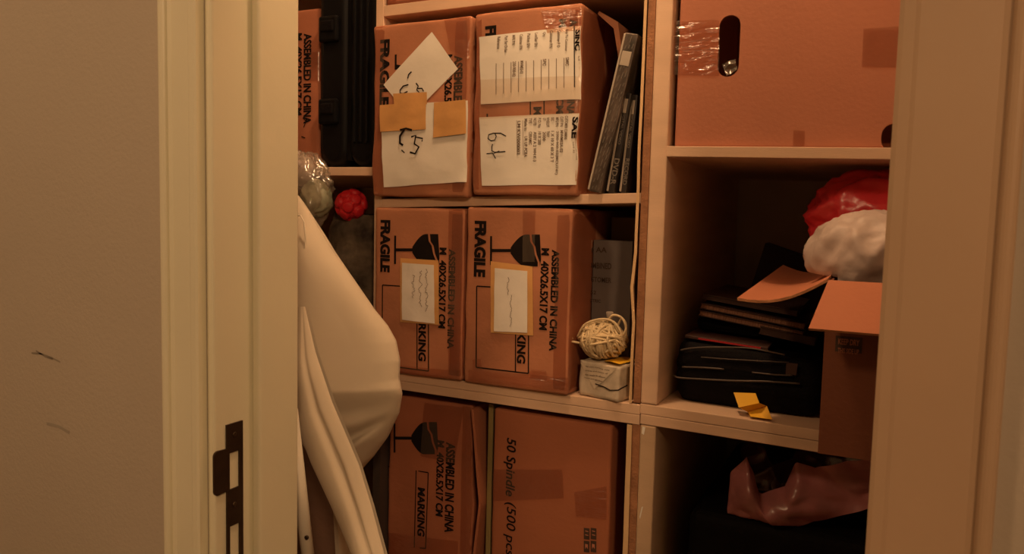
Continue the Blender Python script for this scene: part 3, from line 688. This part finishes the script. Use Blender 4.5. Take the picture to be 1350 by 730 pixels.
cut = MB().prism(capsule(h0.x, (hT.z+hB.z)/2, (h0.x-hL.x), (hT.z-hB.z)/2), BY-.02, BY+.02, 'card_in').build('tmp'); bpy.context.view_layer.update(); bool_cut(body, cut)
h2 = onY(1179, 181, BY); cut = MB().prism(capsule(h2.x, h2.z, .0145, .0175), BY-.02, BY+.02, 'card_in').build('tmp'); bpy.context.view_layer.update(); bool_cut(body, cut)
body.data.materials.clear(); [body.data.materials.append(M['card2']) for _ in range(1)]
for p in body.data.polygons: p.material_index = 0
def bf(px, py, e=.0009): p = onY(px, py, BY); return Vector((p.x-br.location.x, -d2-e, p.z-BZ))
def bpatch(q, m, e=.0009, wr_=0.0, name='tape'):
    T = MB(); Q = [bf(*p, e) for p in q]
    def f(u, v):
        p = Q[0].lerp(Q[1], u).lerp(Q[3].lerp(Q[2], u), v); p.y -= wr_*abs(NZ((p.x*1.0, 0, p.z*3), 30, 4)); return p
    T.grid(f, 16, 12, m, flip=True); return T.build(name, br)
bpatch([(888, 28), (949, 27), (948, 100), (887, 99)], 'tape_shiny', wr_=.003)
bpatch([(1138, 38), (1200, 34), (1196, 90), (1136, 88)], 'tape', wr_=.0005); bpatch([(1046, 171), (1061, 172), (1060, 197), (1045, 196)], 'tape', wr_=.0005)
T = MB()
for pts in ([(896, 57), (915, 55), (935, 54)], [(900, 63), (918, 64), (930, 62)], [(899, 67), (915, 68), (938, 66)], [(915, 79), (930, 73), (941, 68)], [(893, 52), (905, 50), (912, 53)], [(938, 88), (944, 86)]):
    T.stroke([(bf(*p).x, bf(*p).z) for p in pts], .0006, 'film', lambda x, z: (x, -d2-.0045, z))
T.build('tape_crease', br)
T = MB(); q = [bf(951, 84, -.004), bf(968, 76, -.006), bf(972, 92, -.002), bf(958, 100, -.001)]
T.grid(lambda u, v: q[0].lerp(q[1], u).lerp(q[3].lerp(q[2], u), v)+Vector((0, .006*NZ((u*3, v*3, 0), 1, 2), 0)), 8, 8, 'film'); T.build('tape_end', br, label='curled clear tape end inside the hand hole')

# ------------------------------------------------------------------ open carton with plastic bags, right
OZ = 1.0775; fy = onZ(1078, 597, OZ); OY = fy.y; ox0 = fy.x
oc = thing('open_carton', 'open carton with spread flaps overhanging the right shelf edge', 'cardboard box', (ox0+.13, OY+.15, OZ))
OW, OD = .245, .30; OH = onY(1083, 371, OY).z-OZ
def oloc(p): return Vector(p)-oc.location
t_ = .004; x0_, x1_, y0_, y1_ = -.13, -.13+OW, -.15, -.15+OD
b = MB().box(x0_, x1_, y0_, y0_+t_, .0, OH, 'card_shaded').box(x0_, x1_, y1_-t_, y1_, 0, OH, 'card_shaded').box(x0_, x0_+t_, y0_+t_, y1_-t_, 0, OH, 'card_shaded').box(x1_-t_, x1_, y0_+t_, y1_-t_, 0, OH, 'card_shaded').box(x0_+t_, x1_-t_, y0_+t_, y1_-t_, 0, t_, 'card_shaded')
def of(px, py): p = oloc(onY(px, py, OY)); return (p.x, p.z)
off = lambda x, z: (x, y0_-.0005, z)
(xa, za), (xb, zb_) = of(1102, 442), of(1136, 466)
b.flat([(xa, za), (xb, za), (xb, zb_), (xa, zb_)], 'ink_soft', off)
b.text('KEEP DRY', xa+.003, xb-.003, za-.003, za-.010, 'card_red', lambda x, z: (x, y0_-.001, z), False, .02); b.text('THIS SIDE UP', xa+.003, xb-.003, za-.014, za-.020, 'card_red', lambda x, z: (x, y0_-.001, z), False, .02)
b.build('carton_body', oc)
# front flap, hinged at the top front edge, falling forward
hz = OH
def flapmesh(A, B, C, D, m, th=.0035, curve=0.0):
    A, B, C, D = map(Vector, (A, B, C, D)); n_ = (B-A).cross(D-A).normalized(); T = MB()
    def f(s_): return lambda u, v: A.lerp(B, u).lerp(D.lerp(C, u), v)+n_*(curve*math.sin(PI*v)+s_)
    T.grid(f(0), 8, 8, m, flip=True); T.grid(f(-th), 8, 8, m)
    for fn_ in ((lambda u, v: f(-th*u)(0, v)), (lambda u, v: f(-th*u)(1, v)), (lambda u, v: f(-th*u)(v, 0)), (lambda u, v: f(-th*u)(v, 1))): T.grid(fn_, 1, 8, 'card_edge')
    return T
yfl = OY-.055
fl1 = oloc(onY(1066, 435, yfl)); fl2 = oloc(onY(1166, 439, yfl))
flapmesh((x0_+.001, y0_-.001, hz), (x0_+OW, y0_-.001, hz), (x0_+OW+.006, fl1.y, fl1.z-.001), fl1, 'card_in').build('flap', oc, label='orange front flap folded forward')
lf = oloc(onY(972, 396, OY+.045)); 
flapmesh((x0_, y0_+.28, hz+.004), (x0_, y0_+.003, hz), lf, (lf.x+.03, y0_+.26, lf.z+.034), 'card_in', curve=.012).build('flap', oc, label='orange side flap sticking out left')

def crumple(name, ctr_, rad, m, seed, ridg=.14, sub=5, stretch=1.0, flatz=None, label=None, cat=None, fq=1.7, grp=None, octv=3, clamp=None):
    bm_ = bmesh.new(); bmesh.ops.create_icosphere(bm_, subdivisions=sub, radius=1)
    for v in bm_.verts:
        n_ = v.co.normalized(); a = 0; am = 1; fr = fq
        for k in range(octv):
            a += am*(1-2.4*abs(NZ((n_.x, n_.y, n_.z*stretch), fr, seed+k))); am *= .42; fr *= 2.1
        k = 1+ridg*(a-.9)
        v.co = Vector((n_.x*rad[0]*k, n_.y*rad[1]*k, n_.z*rad[2]*k))
        if clamp: v.co = clamp(v.co+Vector(ctr_))-Vector(ctr_)
    me = bpy.data.meshes.new(name); bm_.to_mesh(me); bm_.free(); me.materials.append(M[m])
    for p in me.polygons: p.use_smooth = True
    o = bpy.data.objects.new(name, me); COL.objects.link(o); o.location = ctr_
    if label: tag(o, label, cat, grp)
    return o
wb = onY(1132, 330, 1.10)
def incarton(p):
    if p.z < OZ+OH+.004: p = Vector((max(p.x, ox0+.0075), max(p.y, OY+.0075), p.z))
    return p
crumple('plastic_bag', (onY(1132, 330, 1.062).x+.014, 1.062, onY(1130, 340, 1.062).z), (.078, .052, .060), 'whitebag', 5, .085, clamp=incarton, stretch=.35, octv=4, fq=2.3, label='stuffed whitish plastic bag in the open carton, under the red one', cat='plastic bag')
rb = onY(1150, 290, 1.16)
crumple('plastic_bag', (onY(1150, 290, 1.155).x+.010, 1.158, onY(1140, 285, 1.14).z+.0), (.095, .058, .064), 'redbag', 11, .12, clamp=incarton, octv=4, label='crumpled shiny red plastic bag on top of the open carton', cat='plastic bag')
# dark folder behind
b = MB(); y = 1.44
q = [onY(1009, 320, y), onY(1100, 352, y), onY(1100, 440, y), onY(960, 440, y)]
pts = [(p.x, p.z) for p in q]; pts[2] = (pts[2][0], 1.0825); pts[3] = (pts[3][0], 1.0825)
b.prism(pts, y, y+.05, 'jamdark'); tag(b.build('dark_folder', org=(-.1, y, 1.0825)), 'dark folder standing at the back behind the spread carton flap', 'folder')

# ------------------------------------------------------------------ black bag with yellow ribbon, notebooks
bgY = 1.095
bl = onY(887, 500, bgY); brr = onY(1074, 500, bgY); bx0, bx1 = bl.x, ox0-.004; ztop = onY(900, 447, bgY+.02).z
floor_ = 1.0855
bg = thing('black_bag', 'black zipped laptop bag lying flat on the right shelf', 'bag', ((bx0+bx1)/2, bgY+.15, floor_))
W2 = (bx1-bx0)/2; HB = ztop-floor_
def sag(x): return -.012*((x+W2)/(2*W2))
def bagring(z, k): 
    r = .02; pts = []
    for sx_, sy_, a0 in ((1, 1, 0), (-1, 1, PI/2), (-1, -1, PI), (1, -1, 3*PI/2)):
        for j in range(7):
            a = a0+PI/2*j/6; rr2 = .022
            pts.append((sx_*(W2*k-rr2)+rr2*math.cos(a), sy_*(.15*k-rr2)+rr2*math.sin(a), z))
    return pts
b = MB(); rings = []
for j in range(17):
    t = j/16; z = HB*t; k = 1-.06*abs(2*t-1)**3-.012*(math.cos(t*8*PI)*.5+.5)
    rings.append([(p[0], p[1]+.002*NZ((p[0]*20, z*40, 0)), p[2]+sag(p[0])*t) for p in bagring(z, k)])
b.loft(rings, 'black_fabric'); b.build('bag_body', bg)
def bagfront(px, py, off_=.0035): p = onY(px, py, bgY)-bg.location; p.y = -.15-off_; return p
def piping(pts, r, m, name, label=None):
    P = [bagfront(*p) for p in pts]; out = []
    for i in range(len(P)-1):
        p0_, p1, p2, p3 = P[max(i-1, 0)], P[i], P[i+1], P[min(i+2, len(P)-1)]
        for k in range(5):
            t = k/5; out.append(.5*((2*p1)+(p2-p0_)*t+(2*p0_-5*p1+4*p2-p3)*t*t+(3*p1-p0_-3*p2+p3)*t**3))
    out.append(P[-1]); MB().tube(out, r, m, 6).build(name, bg, label=label)
piping([(898, 461), (915, 458), (945, 457), (985, 458), (1010, 462), (1035, 467)], .0012, 'black_trim', 'piping')
piping([(890, 494), (895, 497), (925, 499), (965, 501), (1010, 502), (1055, 505)], .0014, 'black_trim', 'piping')
piping([(925, 470), (965, 473), (1040, 477)], .0008, 'black_trim', 'zip')
piping([(900, 483), (930, 484), (955, 486)], .0013, 'black_trim', 'zip'); piping([(992, 490), (1020, 493), (1045, 494)], .0011, 'black_trim', 'zip')
b = MB(); q = [bagfront(1037, 477, .003), bagfront(1052, 479, .003), bagfront(1050, 494, .003), bagfront(1036, 493, .003)]; b.grid(lambda u, v: q[0].lerp(q[1], u).lerp(q[3].lerp(q[2], u), v), 2, 2, 'cover', flip=True); b.build('pocket_label', bg)
# thin dark folder with red edge on the bag
zt_ = floor_+HB
dy = .0; b = MB(); 
fo = Vector((bx0+.012, bgY+.012, zt_+.0015))
b.box(0, .118, 0, .20, 0, .005, 'cover', .001, fn=lambda c_: (c_.x, c_.y, c_.z+.002-.062*c_.x)); b.box(.02, .108, -.0012, .001, .0012, .0034, 'redpiping', fn=lambda c_: (c_.x, c_.y, c_.z+.002-.062*c_.x))
o = b.build('thin_folder'); o.location = fo; tag(o, 'thin dark folder with a red edge lying on the black bag', 'folder')
# yellow ribbon
rp = thing('yellow_ribbon', 'yellow ribbon hanging over the front of the black bag onto the shelf', 'ribbon', tuple(onY(995, 545, 1.075)))
rp.location.z = 1.083
def rl(px, py, y): return onY(px, py, y)-rp.location
A = [rl(967, 517, 1.083), rl(996, 518, 1.083)]; Bq = [rl(975, 537, 1.070), rl(1001, 532, 1.070)]; C_ = [rl(986, 541, 1.066), rl(1011, 532, 1.068)]; D_q = [rl(989, 555, 1.054), rl(1018, 554, 1.054)]
def rib(Q, name):
    b = MB(); k = len(Q)
    for a, c_ in zip(Q, Q[1:]):
        b.grid(lambda u, v: Vector(a[0]).lerp(Vector(a[1]), u).lerp(Vector(c_[0]).lerp(Vector(c_[1]), u), v), 3, 4, 'yellow', flip=True)
        b.grid(lambda u, v: Vector(a[0]).lerp(Vector(a[1]), u).lerp(Vector(c_[0]).lerp(Vector(c_[1]), u), v)+Vector((0, .0008, -.0003)), 3, 4, 'yellow')
    return b.build(name, rp)
for Q in (A, Bq, C_, D_q):
    for v in Q: v.z = max(v.z, .0035)
Q4 = [[rl(967, 517, 1.083), rl(996, 518, 1.083)], [rl(974, 537, 1.060), rl(1001, 531, 1.060)], [rl(986, 543, 1.071), rl(1011, 535, 1.071)], [rl(989, 555, 1.054), rl(1018, 554, 1.054)]]
for Q in Q4:
    for v in Q: v.z = max(v.z, .0035)
rib(Q4, 'ribbon_strip')
# notebooks
def book(p_l, p_r, y, th, dep, m_side, m_cov, label, grp=None, name='notebook'):
    a = onY(*p_l, y); c_ = onY(*p_r, y); L_ = math.hypot(c_.x-a.x, c_.z-a.z); ang = -math.atan2(c_.z-a.z, c_.x-a.x)
    r = thing(name, label, 'notebook', tuple(a), grp); r.rotation_euler = (0, ang, 0)
    MB().box(.001, L_-.001, .002, dep-.002, -th+.0012, -.0012, m_side).build('pages', r)
    MB().box(0, L_, 0, dep, -.0012, 0, m_cov, .0003).box(0, L_, 0, dep, -th, -th+.0012, m_cov, .0003).build('cover', r)
    return r
book((924, 399), (1062, 427), 1.14, .0085, .20, 'pages', 'cover', 'upper notebook with striped page edge, on the black bag pile', 'striped notebooks')
book((922, 408.5), (1060, 437), 1.135, .0085, .20, 'pages', 'cover', 'lower notebook with striped page edge, under its twin', 'striped notebooks')
book((926, 387), (1052, 410), 1.15, .008, .20, 'cover', 'cover', 'dark glossy-covered book on top of the striped notebooks', name='dark_book')
book((1002, 430), (1076, 446), 1.13, .011, .18, 'cover', 'cover', 'dark book wedged beneath the striped notebooks', name='dark_book')
b = MB(); p = onY(965, 440, 1.2); zb_ = zt_+.009
b.box(-.045, .05, 0, .16, 0, .020, 'black_fabric', .008, fn=lambda c_: (c_.x, c_.y, c_.z-.06*c_.x))
o = b.build('black_pouch'); o.location = (p.x, 1.15, zb_+.0); tag(o, 'black pouch between the laptop bag and the notebooks', 'pouch')

# ------------------------------------------------------------------ lower right: pink bag on black suitcase
sy = 1.10; zs = onY(1060, 690, sy+.02).z
sx0, sx1 = onY(905, 700, sy).x, .25
b = MB().box(sx0, sx1, sy, sy+.42, .6760, zs-.004, 'black_fabric', .02, seg=4)
tag(b.build('suitcase', org=((sx0+sx1)/2, sy+.2, .676)), 'black soft case filling the bottom right shelf under the pink bag', 'suitcase')
b = MB(); 
L1 = [(975, 697), (1000, 697), (1030, 695), (1060, 690), (1100, 681), (1150, 668)]
L0 = [(962, 640), (968, 620), (990, 650), (1030, 644), (1045, 600), (1160, 600)]
n_ = 60
def pinkpt(u, v, back=0):
    # u along, v 0 bottom .. 1 top
    def interp(L, t):
        t *= len(L)-1; i = min(int(t), len(L)-2); f_ = t-i; return (L[i][0]*(1-f_)+L[i+1][0]*f_, L[i][1]*(1-f_)+L[i+1][1]*f_)
    bt = interp(L1, u); tp = interp([(961, 655), (963, 622), (986, 600), (1003, 650), (1035, 640), (1050, 606), (1075, 616), (1110, 608), (1150, 603)], u)
    px = bt[0]*(1-v)+tp[0]*v - 7*math.sin(PI*v)*(1-u)**4; py = bt[1]*(1-v)+tp[1]*v
    yy = 1.12+back-.03*math.sin(PI*v)*(1 if not back else -1)*math.sin(PI*min(1, u*1.1+.04))-.016*abs(NZ((px*.02, py*.03, back*9), 1.2, 6))+.0
    p = onY(px, py, 1.12); 
    return Vector((p.x, yy, max(p.z, zs-.003)))
b.grid(lambda u, v: pinkpt(u, v), n_, 24, 'pinkbag', flip=True); b.grid(lambda u, v: pinkpt(u, v, .10)+Vector((0, 0, .012*v)), n_, 24, 'pinkfilm')
b.grid(lambda u, v: pinkpt(0, v).lerp(pinkpt(0, v, .10), u)-Vector((.004*math.sin(PI*u), 0, 0)), 8, 24, 'pinkfilm')
o = b.build('plastic_bag', org=(-.02, 1.13, zs-.003)); tag(o, 'crumpled translucent pink plastic bag lying on the black suitcase', 'plastic bag')
o.data.polygons.foreach_set('use_smooth', [True]*len(o.data.polygons))

# ------------------------------------------------------------------ left bay: hard case, clear bag, red ball, blanket
hx0, hx1 = -.9035, -.7770
hc = thing('hard_case', 'black ribbed plastic hard case standing on end, left shelf', 'hard case', ((hx0+hx1)/2, 1.06, 1.4275))
def rrect(w, h, r, n=6):
    pts = []
    for cx, cz, a0 in ((w-r, h-r, 0), (r, h-r, PI/2), (r, r, PI), (w-r, r, 3*PI/2)):
        for k in range(n+1):
            a = a0+PI/2*k/n; pts.append((cx+r*math.cos(a), cz+r*math.sin(a)))
    return pts
HW, HH = hx1-hx0, .40
def shell(x0, x1, r, y0, m, bm_):
    base = rrect(x1-x0, HH, r)
    def ring(ins, y): return [(x0-HW/2+(x1-x0)/2+(p[0]-(x1-x0)/2)*(1-ins/(x1-x0)*2), y, HH/2+(p[1]-HH/2)*(1-ins/HH*2)) for p in base]
    bm_.loft([ring(.012, y0), ring(.004, y0+.003), ring(.0, y0+.012), ring(0, y0+.30)], m)
b = MB(); shell(0, .062, .030, 0.0, 'black', b); b.build('lid_half', hc)
b = MB(); shell(.066, HW, .028, 0.0, 'black', b); b.build('base_half', hc)
b = MB().box(.058-HW/2, .070-HW/2, .006, .29, .012, HH-.012, 'black', .002); b.build('seam_gasket', hc)
for z in (.095, .235):
    MB().box(.006-HW/2, .046-HW/2, -.008, .01, z-.022, z+.022, 'black', .004).box(.012-HW/2, .040-HW/2, -.011, 0, z-.006, z+.014, 'black_fabric', .003).build('latch', hc)
for k in range(3):
    MB().box(.078-HW/2+k*.013, .083-HW/2+k*.013, -.004, .01, .04, HH-.04, 'black', .002).build('rib', hc)
# mottled blanket bundle
bx = onY(465, 300, 1.12)
b = MB(); rings = []
for j in range(30):
    t = j/29; z = 1.0848+.262*t; k = (1-.35*max(0, t-.75)**2*8)
    rings.append([(-.865+(.082*math.cos(a))*k*(1+.12*NZ((math.cos(a), math.sin(a), t*4), 1.5, 4)), 1.17+.085*math.sin(a)*k*(1+.14*NZ((math.cos(a), math.sin(a), t*5), 1.7, 8)), z+.008*NZ((a, t*3, 0), 2, 3)*t) for a in [2*PI*i/40 for i in range(40)]])
b.loft(rings, 'mottle'); tag(b.build('rolled_blanket', org=(-.865, 1.17, 1.085)), 'mottled grey-green rolled blanket standing below the red rubber ball', 'blanket')
# red knobbly ball
rc = onY(463, 270, 1.08); bm_ = bmesh.new(); bmesh.ops.create_icosphere(bm_, subdivisions=5, radius=1)
dirs = []
ga = PI*(3-math.sqrt(5))
for i in range(18):
    z = 1-2*(i+.5)/18; r = math.sqrt(1-z*z); dirs.append(Vector((r*math.cos(ga*i), r*math.sin(ga*i), z)))
for v in bm_.verts:
    n_ = v.co.normalized(); dmx = max(n_.dot(q) for q in dirs); bmp = max(0, (dmx-.915)/.085); v.co = n_*.0245*(1+.20*min(1, bmp*2.2)**.55)
me = bpy.data.meshes.new('rubber_ball'); bm_.to_mesh(me); bm_.free(); me.materials.append(M['red']); [setattr(p, 'use_smooth', True) for p in me.polygons]
o = bpy.data.objects.new('rubber_ball', me); COL.objects.link(o); o.location = (rc.x, 1.10, onY(463, 270, 1.10).z); o.location.x = onY(463, 270, 1.10).x; tag(o, 'small red knobbly rubber ball in the left bay', 'ball')
# clear bag of dishes
cb = onY(408, 252, .97)
crumple('clear_bag', (onY(408, 252, 1.0).x-.012, 1.0, onY(408, 252, 1.0).z), (.054, .034, .064), 'film', 21, .22, label='clear crinkled plastic bag holding glassware, by the door jamb', cat='plastic bag')
for k, (px, py, rx, rz2, mm, lb) in enumerate(((402, 225, .024, .026, 'whitebag', 'pale cloth bundle at the top inside the clear bag'), (420, 262, .030, .032, 'glass_in', 'greenish glass lump lower inside the clear bag'))):
    p = onY(px, py, 1.0); crumple('bagged_item', (p.x-.006, 1.0, p.z), (rx, .022, rz2), mm, 31+k, .10, 4, label=lb, cat='bagged item')

# ------------------------------------------------------------------ white cloth over folded ironing board, at the jamb
EDGE = [(393, 258), (400, 268), (420, 300), (440, 333), (460, 362), (474, 382), (492, 408), (510, 430), (521, 450), (526, 475), (525, 500), (529, 520), (525, 545), (508, 578), (488, 604), (470, 622), (455, 640), (450, 700), (450, 760)]
def edge(py):
    if py <= EDGE[0][1]: return EDGE[0][0]+(py-EDGE[0][1])*1.3
    for a, c_ in zip(EDGE, EDGE[1:]):
        if py <= c_[1]: t = (py-a[1])/(c_[1]-a[1]); return a[0]+(c_[0]-a[0])*t
    return EDGE[-1][0]
YC = .90
def cloth(u, v, back=False):
    py = 200+600*v; L_ = 292 if py < 545 else (292+118*(py-545)/26 if py < 571 else min(456, 410+(py-571)*.75)); R__ = max(edge(py), L_+6); px = L_+(R__-L_)*u
    p = onY(px, py, YC); prof_ = math.sqrt(max(0, 1-(2*u-1)**4)) if u > .5 else 1
    th = .030*prof_*min(1, v*5+.05)
    w_ = .007*math.sin((px*.045+py*.012))*math.sin(py*.006)+.006*NZ((px*.012, py*.006, 0), 1, 3)
    # folds gathering towards the lower right corner
    on = min(1, max(0, (px-448)/30))
    g = on*(.013*math.exp(-((py-(582-(px-458)*.55))/7)**2)-.010*math.exp(-((py-(602-(px-458)*.75))/12)**2)-.007*math.exp(-((py-(556-(px-458)*.2))/9)**2))+.004*math.exp(-((py-(545-(px-420)*.15))/12)**2)*min(1, max(0, (px-425)/40))
    ln = min(.10, .055-.11*v+(max(0, v-.52)*.30 if v > .52 else 0))
    p = onY(px, py, YC+ln)
    y = YC+ln+(th*.9 if back else -th)+(0 if back else (w_+g)*min(1, (1-u)*5+.1))
    return Vector((p.x, y, p.z))
b = MB(); 
def brn(u, v, bk=0):  # added panel, coloured as the shaded inside of the white cloth
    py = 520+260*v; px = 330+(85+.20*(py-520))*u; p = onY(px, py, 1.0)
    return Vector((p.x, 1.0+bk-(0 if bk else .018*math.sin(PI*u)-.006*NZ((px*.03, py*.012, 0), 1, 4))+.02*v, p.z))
b.grid(lambda u, v: brn(u, v), 40, 40, 'shaded_cloth', flip=True); b.grid(lambda u, v: brn(u, v, .012), 40, 40, 'shaded_cloth')
tag(b.build('shaded_cloth', org=tuple(brn(.5, 1))), 'added brown panel for the shaded white cloth behind the narrow fold, at bottom beside the jamb', 'cloth')
sh = thing('draped_cloth', 'large off-white cloth draped over a folded board behind the left jamb', 'cloth', (-.86, YC, .72))
b = MB(); us = [i/70 for i in range(70)]+[.993, .997, 1]
b.grid(lambda u, v: cloth(u, v), 0, 0, 'sheet', us, [j/220 for j in range(221)], True); b.grid(lambda u, v: cloth(u, v, True), 0, 0, 'sheet', us, [j/220 for j in range(221)])
bmesh.ops.remove_doubles(b.bm, verts=b.bm.verts, dist=.00005); o = child(b, 'cloth_panel', sh)
b = MB()
LB_ = [(393, 404), (386, 480), (391, 560), (410, 610), (436, 665), (466, 735), (480, 770)]
RB_ = [(402, 404), (416, 464), (438, 530), (473, 612), (490, 668), (508, 735), (518, 770)]
def lerpL(L, t): t *= len(L)-1; i = min(int(t), len(L)-2); f_ = t-i; return (L[i][0]*(1-f_)+L[i+1][0]*f_, L[i][1]*(1-f_)+L[i+1][1]*f_)
def fold(u, v):
    a = lerpL(LB_, v); c_ = lerpL(RB_, v); px = a[0]+(c_[0]-a[0])*u; py = a[1]+(c_[1]-a[1])*u
    yb_ = .862-.07*v
    y = yb_-.016*math.sin(PI*u)**.7*(min(1, v*4+.1))+(.007*math.exp(-((u-.70)/.07)**2))*min(1, v*2)
    p = onY(px, py, yb_); return Vector((p.x, y, p.z))
b.grid(fold, 40, 60, 'sheet', flip=True); b.grid(lambda u, v: fold(u, v)*0+Vector((fold(u, v).x, .868-.07*v, fold(u, v).z)), 40, 60, 'sheet')
bmesh.ops.remove_doubles(b.bm, verts=b.bm.verts, dist=.00005); child(b, 'hanging_fold', sh, 'long narrow fold hanging in front')
b = MB(); P = [onY(x, y, .905) for x, y in ((389, 284), (396, 284), (401, 293), (403, 315), (401, 335), (396, 346), (388, 348))]; b.tube(P, .0013, 'whitepl', 8); child(b, 'hanging_loop', sh, 'thin white cord loop')
# enamelled leg tube
A_, B_ = onY(384, 540, .785), onY(409, 760, .785)
tl = thing('metal_leg', 'cream metal tube leg with a rivet hole, bottom beside the jamb', 'tube', tuple(B_))
b = MB().tube([A_-B_, Vector((0, 0, 0))], .0088, 'bluew', 20); b.build('tube', tl)
h_ = onY(403, 709, .775)-B_; b = MB(); b.loft([[(h_.x+r*math.cos(a), h_.y+yy, h_.z+r*math.sin(a)) for a in [k*PI/8 for k in range(16)]] for r, yy in ((.0030, .003), (.0030, .0005), (.0022, .0005), (.0022, .003))], 'screw'); b.flat([(.0022*math.cos(k*PI/8), .0022*math.sin(k*PI/8)) for k in range(16)], 'void', lambda x, z: (h_.x+x, h_.y+.0008, h_.z+z)); b.build('rivet_hole', tl)

# ------------------------------------------------------------------ sub-parts hang on their parts
def under(ch, par):
    mw = ch.matrix_world.copy(); ch.parent = par; bpy.context.view_layer.update(); ch.matrix_parent_inverse = par.matrix_world.inverted(); ch.matrix_basis = mw
bpy.context.view_layer.update()
def kids(o, n): return [k for k in o.children if k.name.split('.')[0] == n]
for root_, sub, par_ in ((hc, 'latch', 'lid_half'), (hc, 'rib', 'base_half'), (sp, 'screw', 'plate'), (sp, 'latch_lip', 'plate'), (bg, 'pocket_label', 'bag_body'), (bg, 'zip', 'bag_body'), (bg, 'piping', 'bag_body'), (tl, 'rivet_hole', 'tube'), (br, 'tape_crease', 'tape'), (tb, 'cork', 'wound_cord')):
    p_ = kids(root_, par_)[0]
    for k_ in kids(root_, sub): under(k_, p_)
for root_ in (upL, loL):
    ups = kids(root_, 'upright')
    for k_ in kids(root_, 'edge_band'): under(k_, ups[-1])
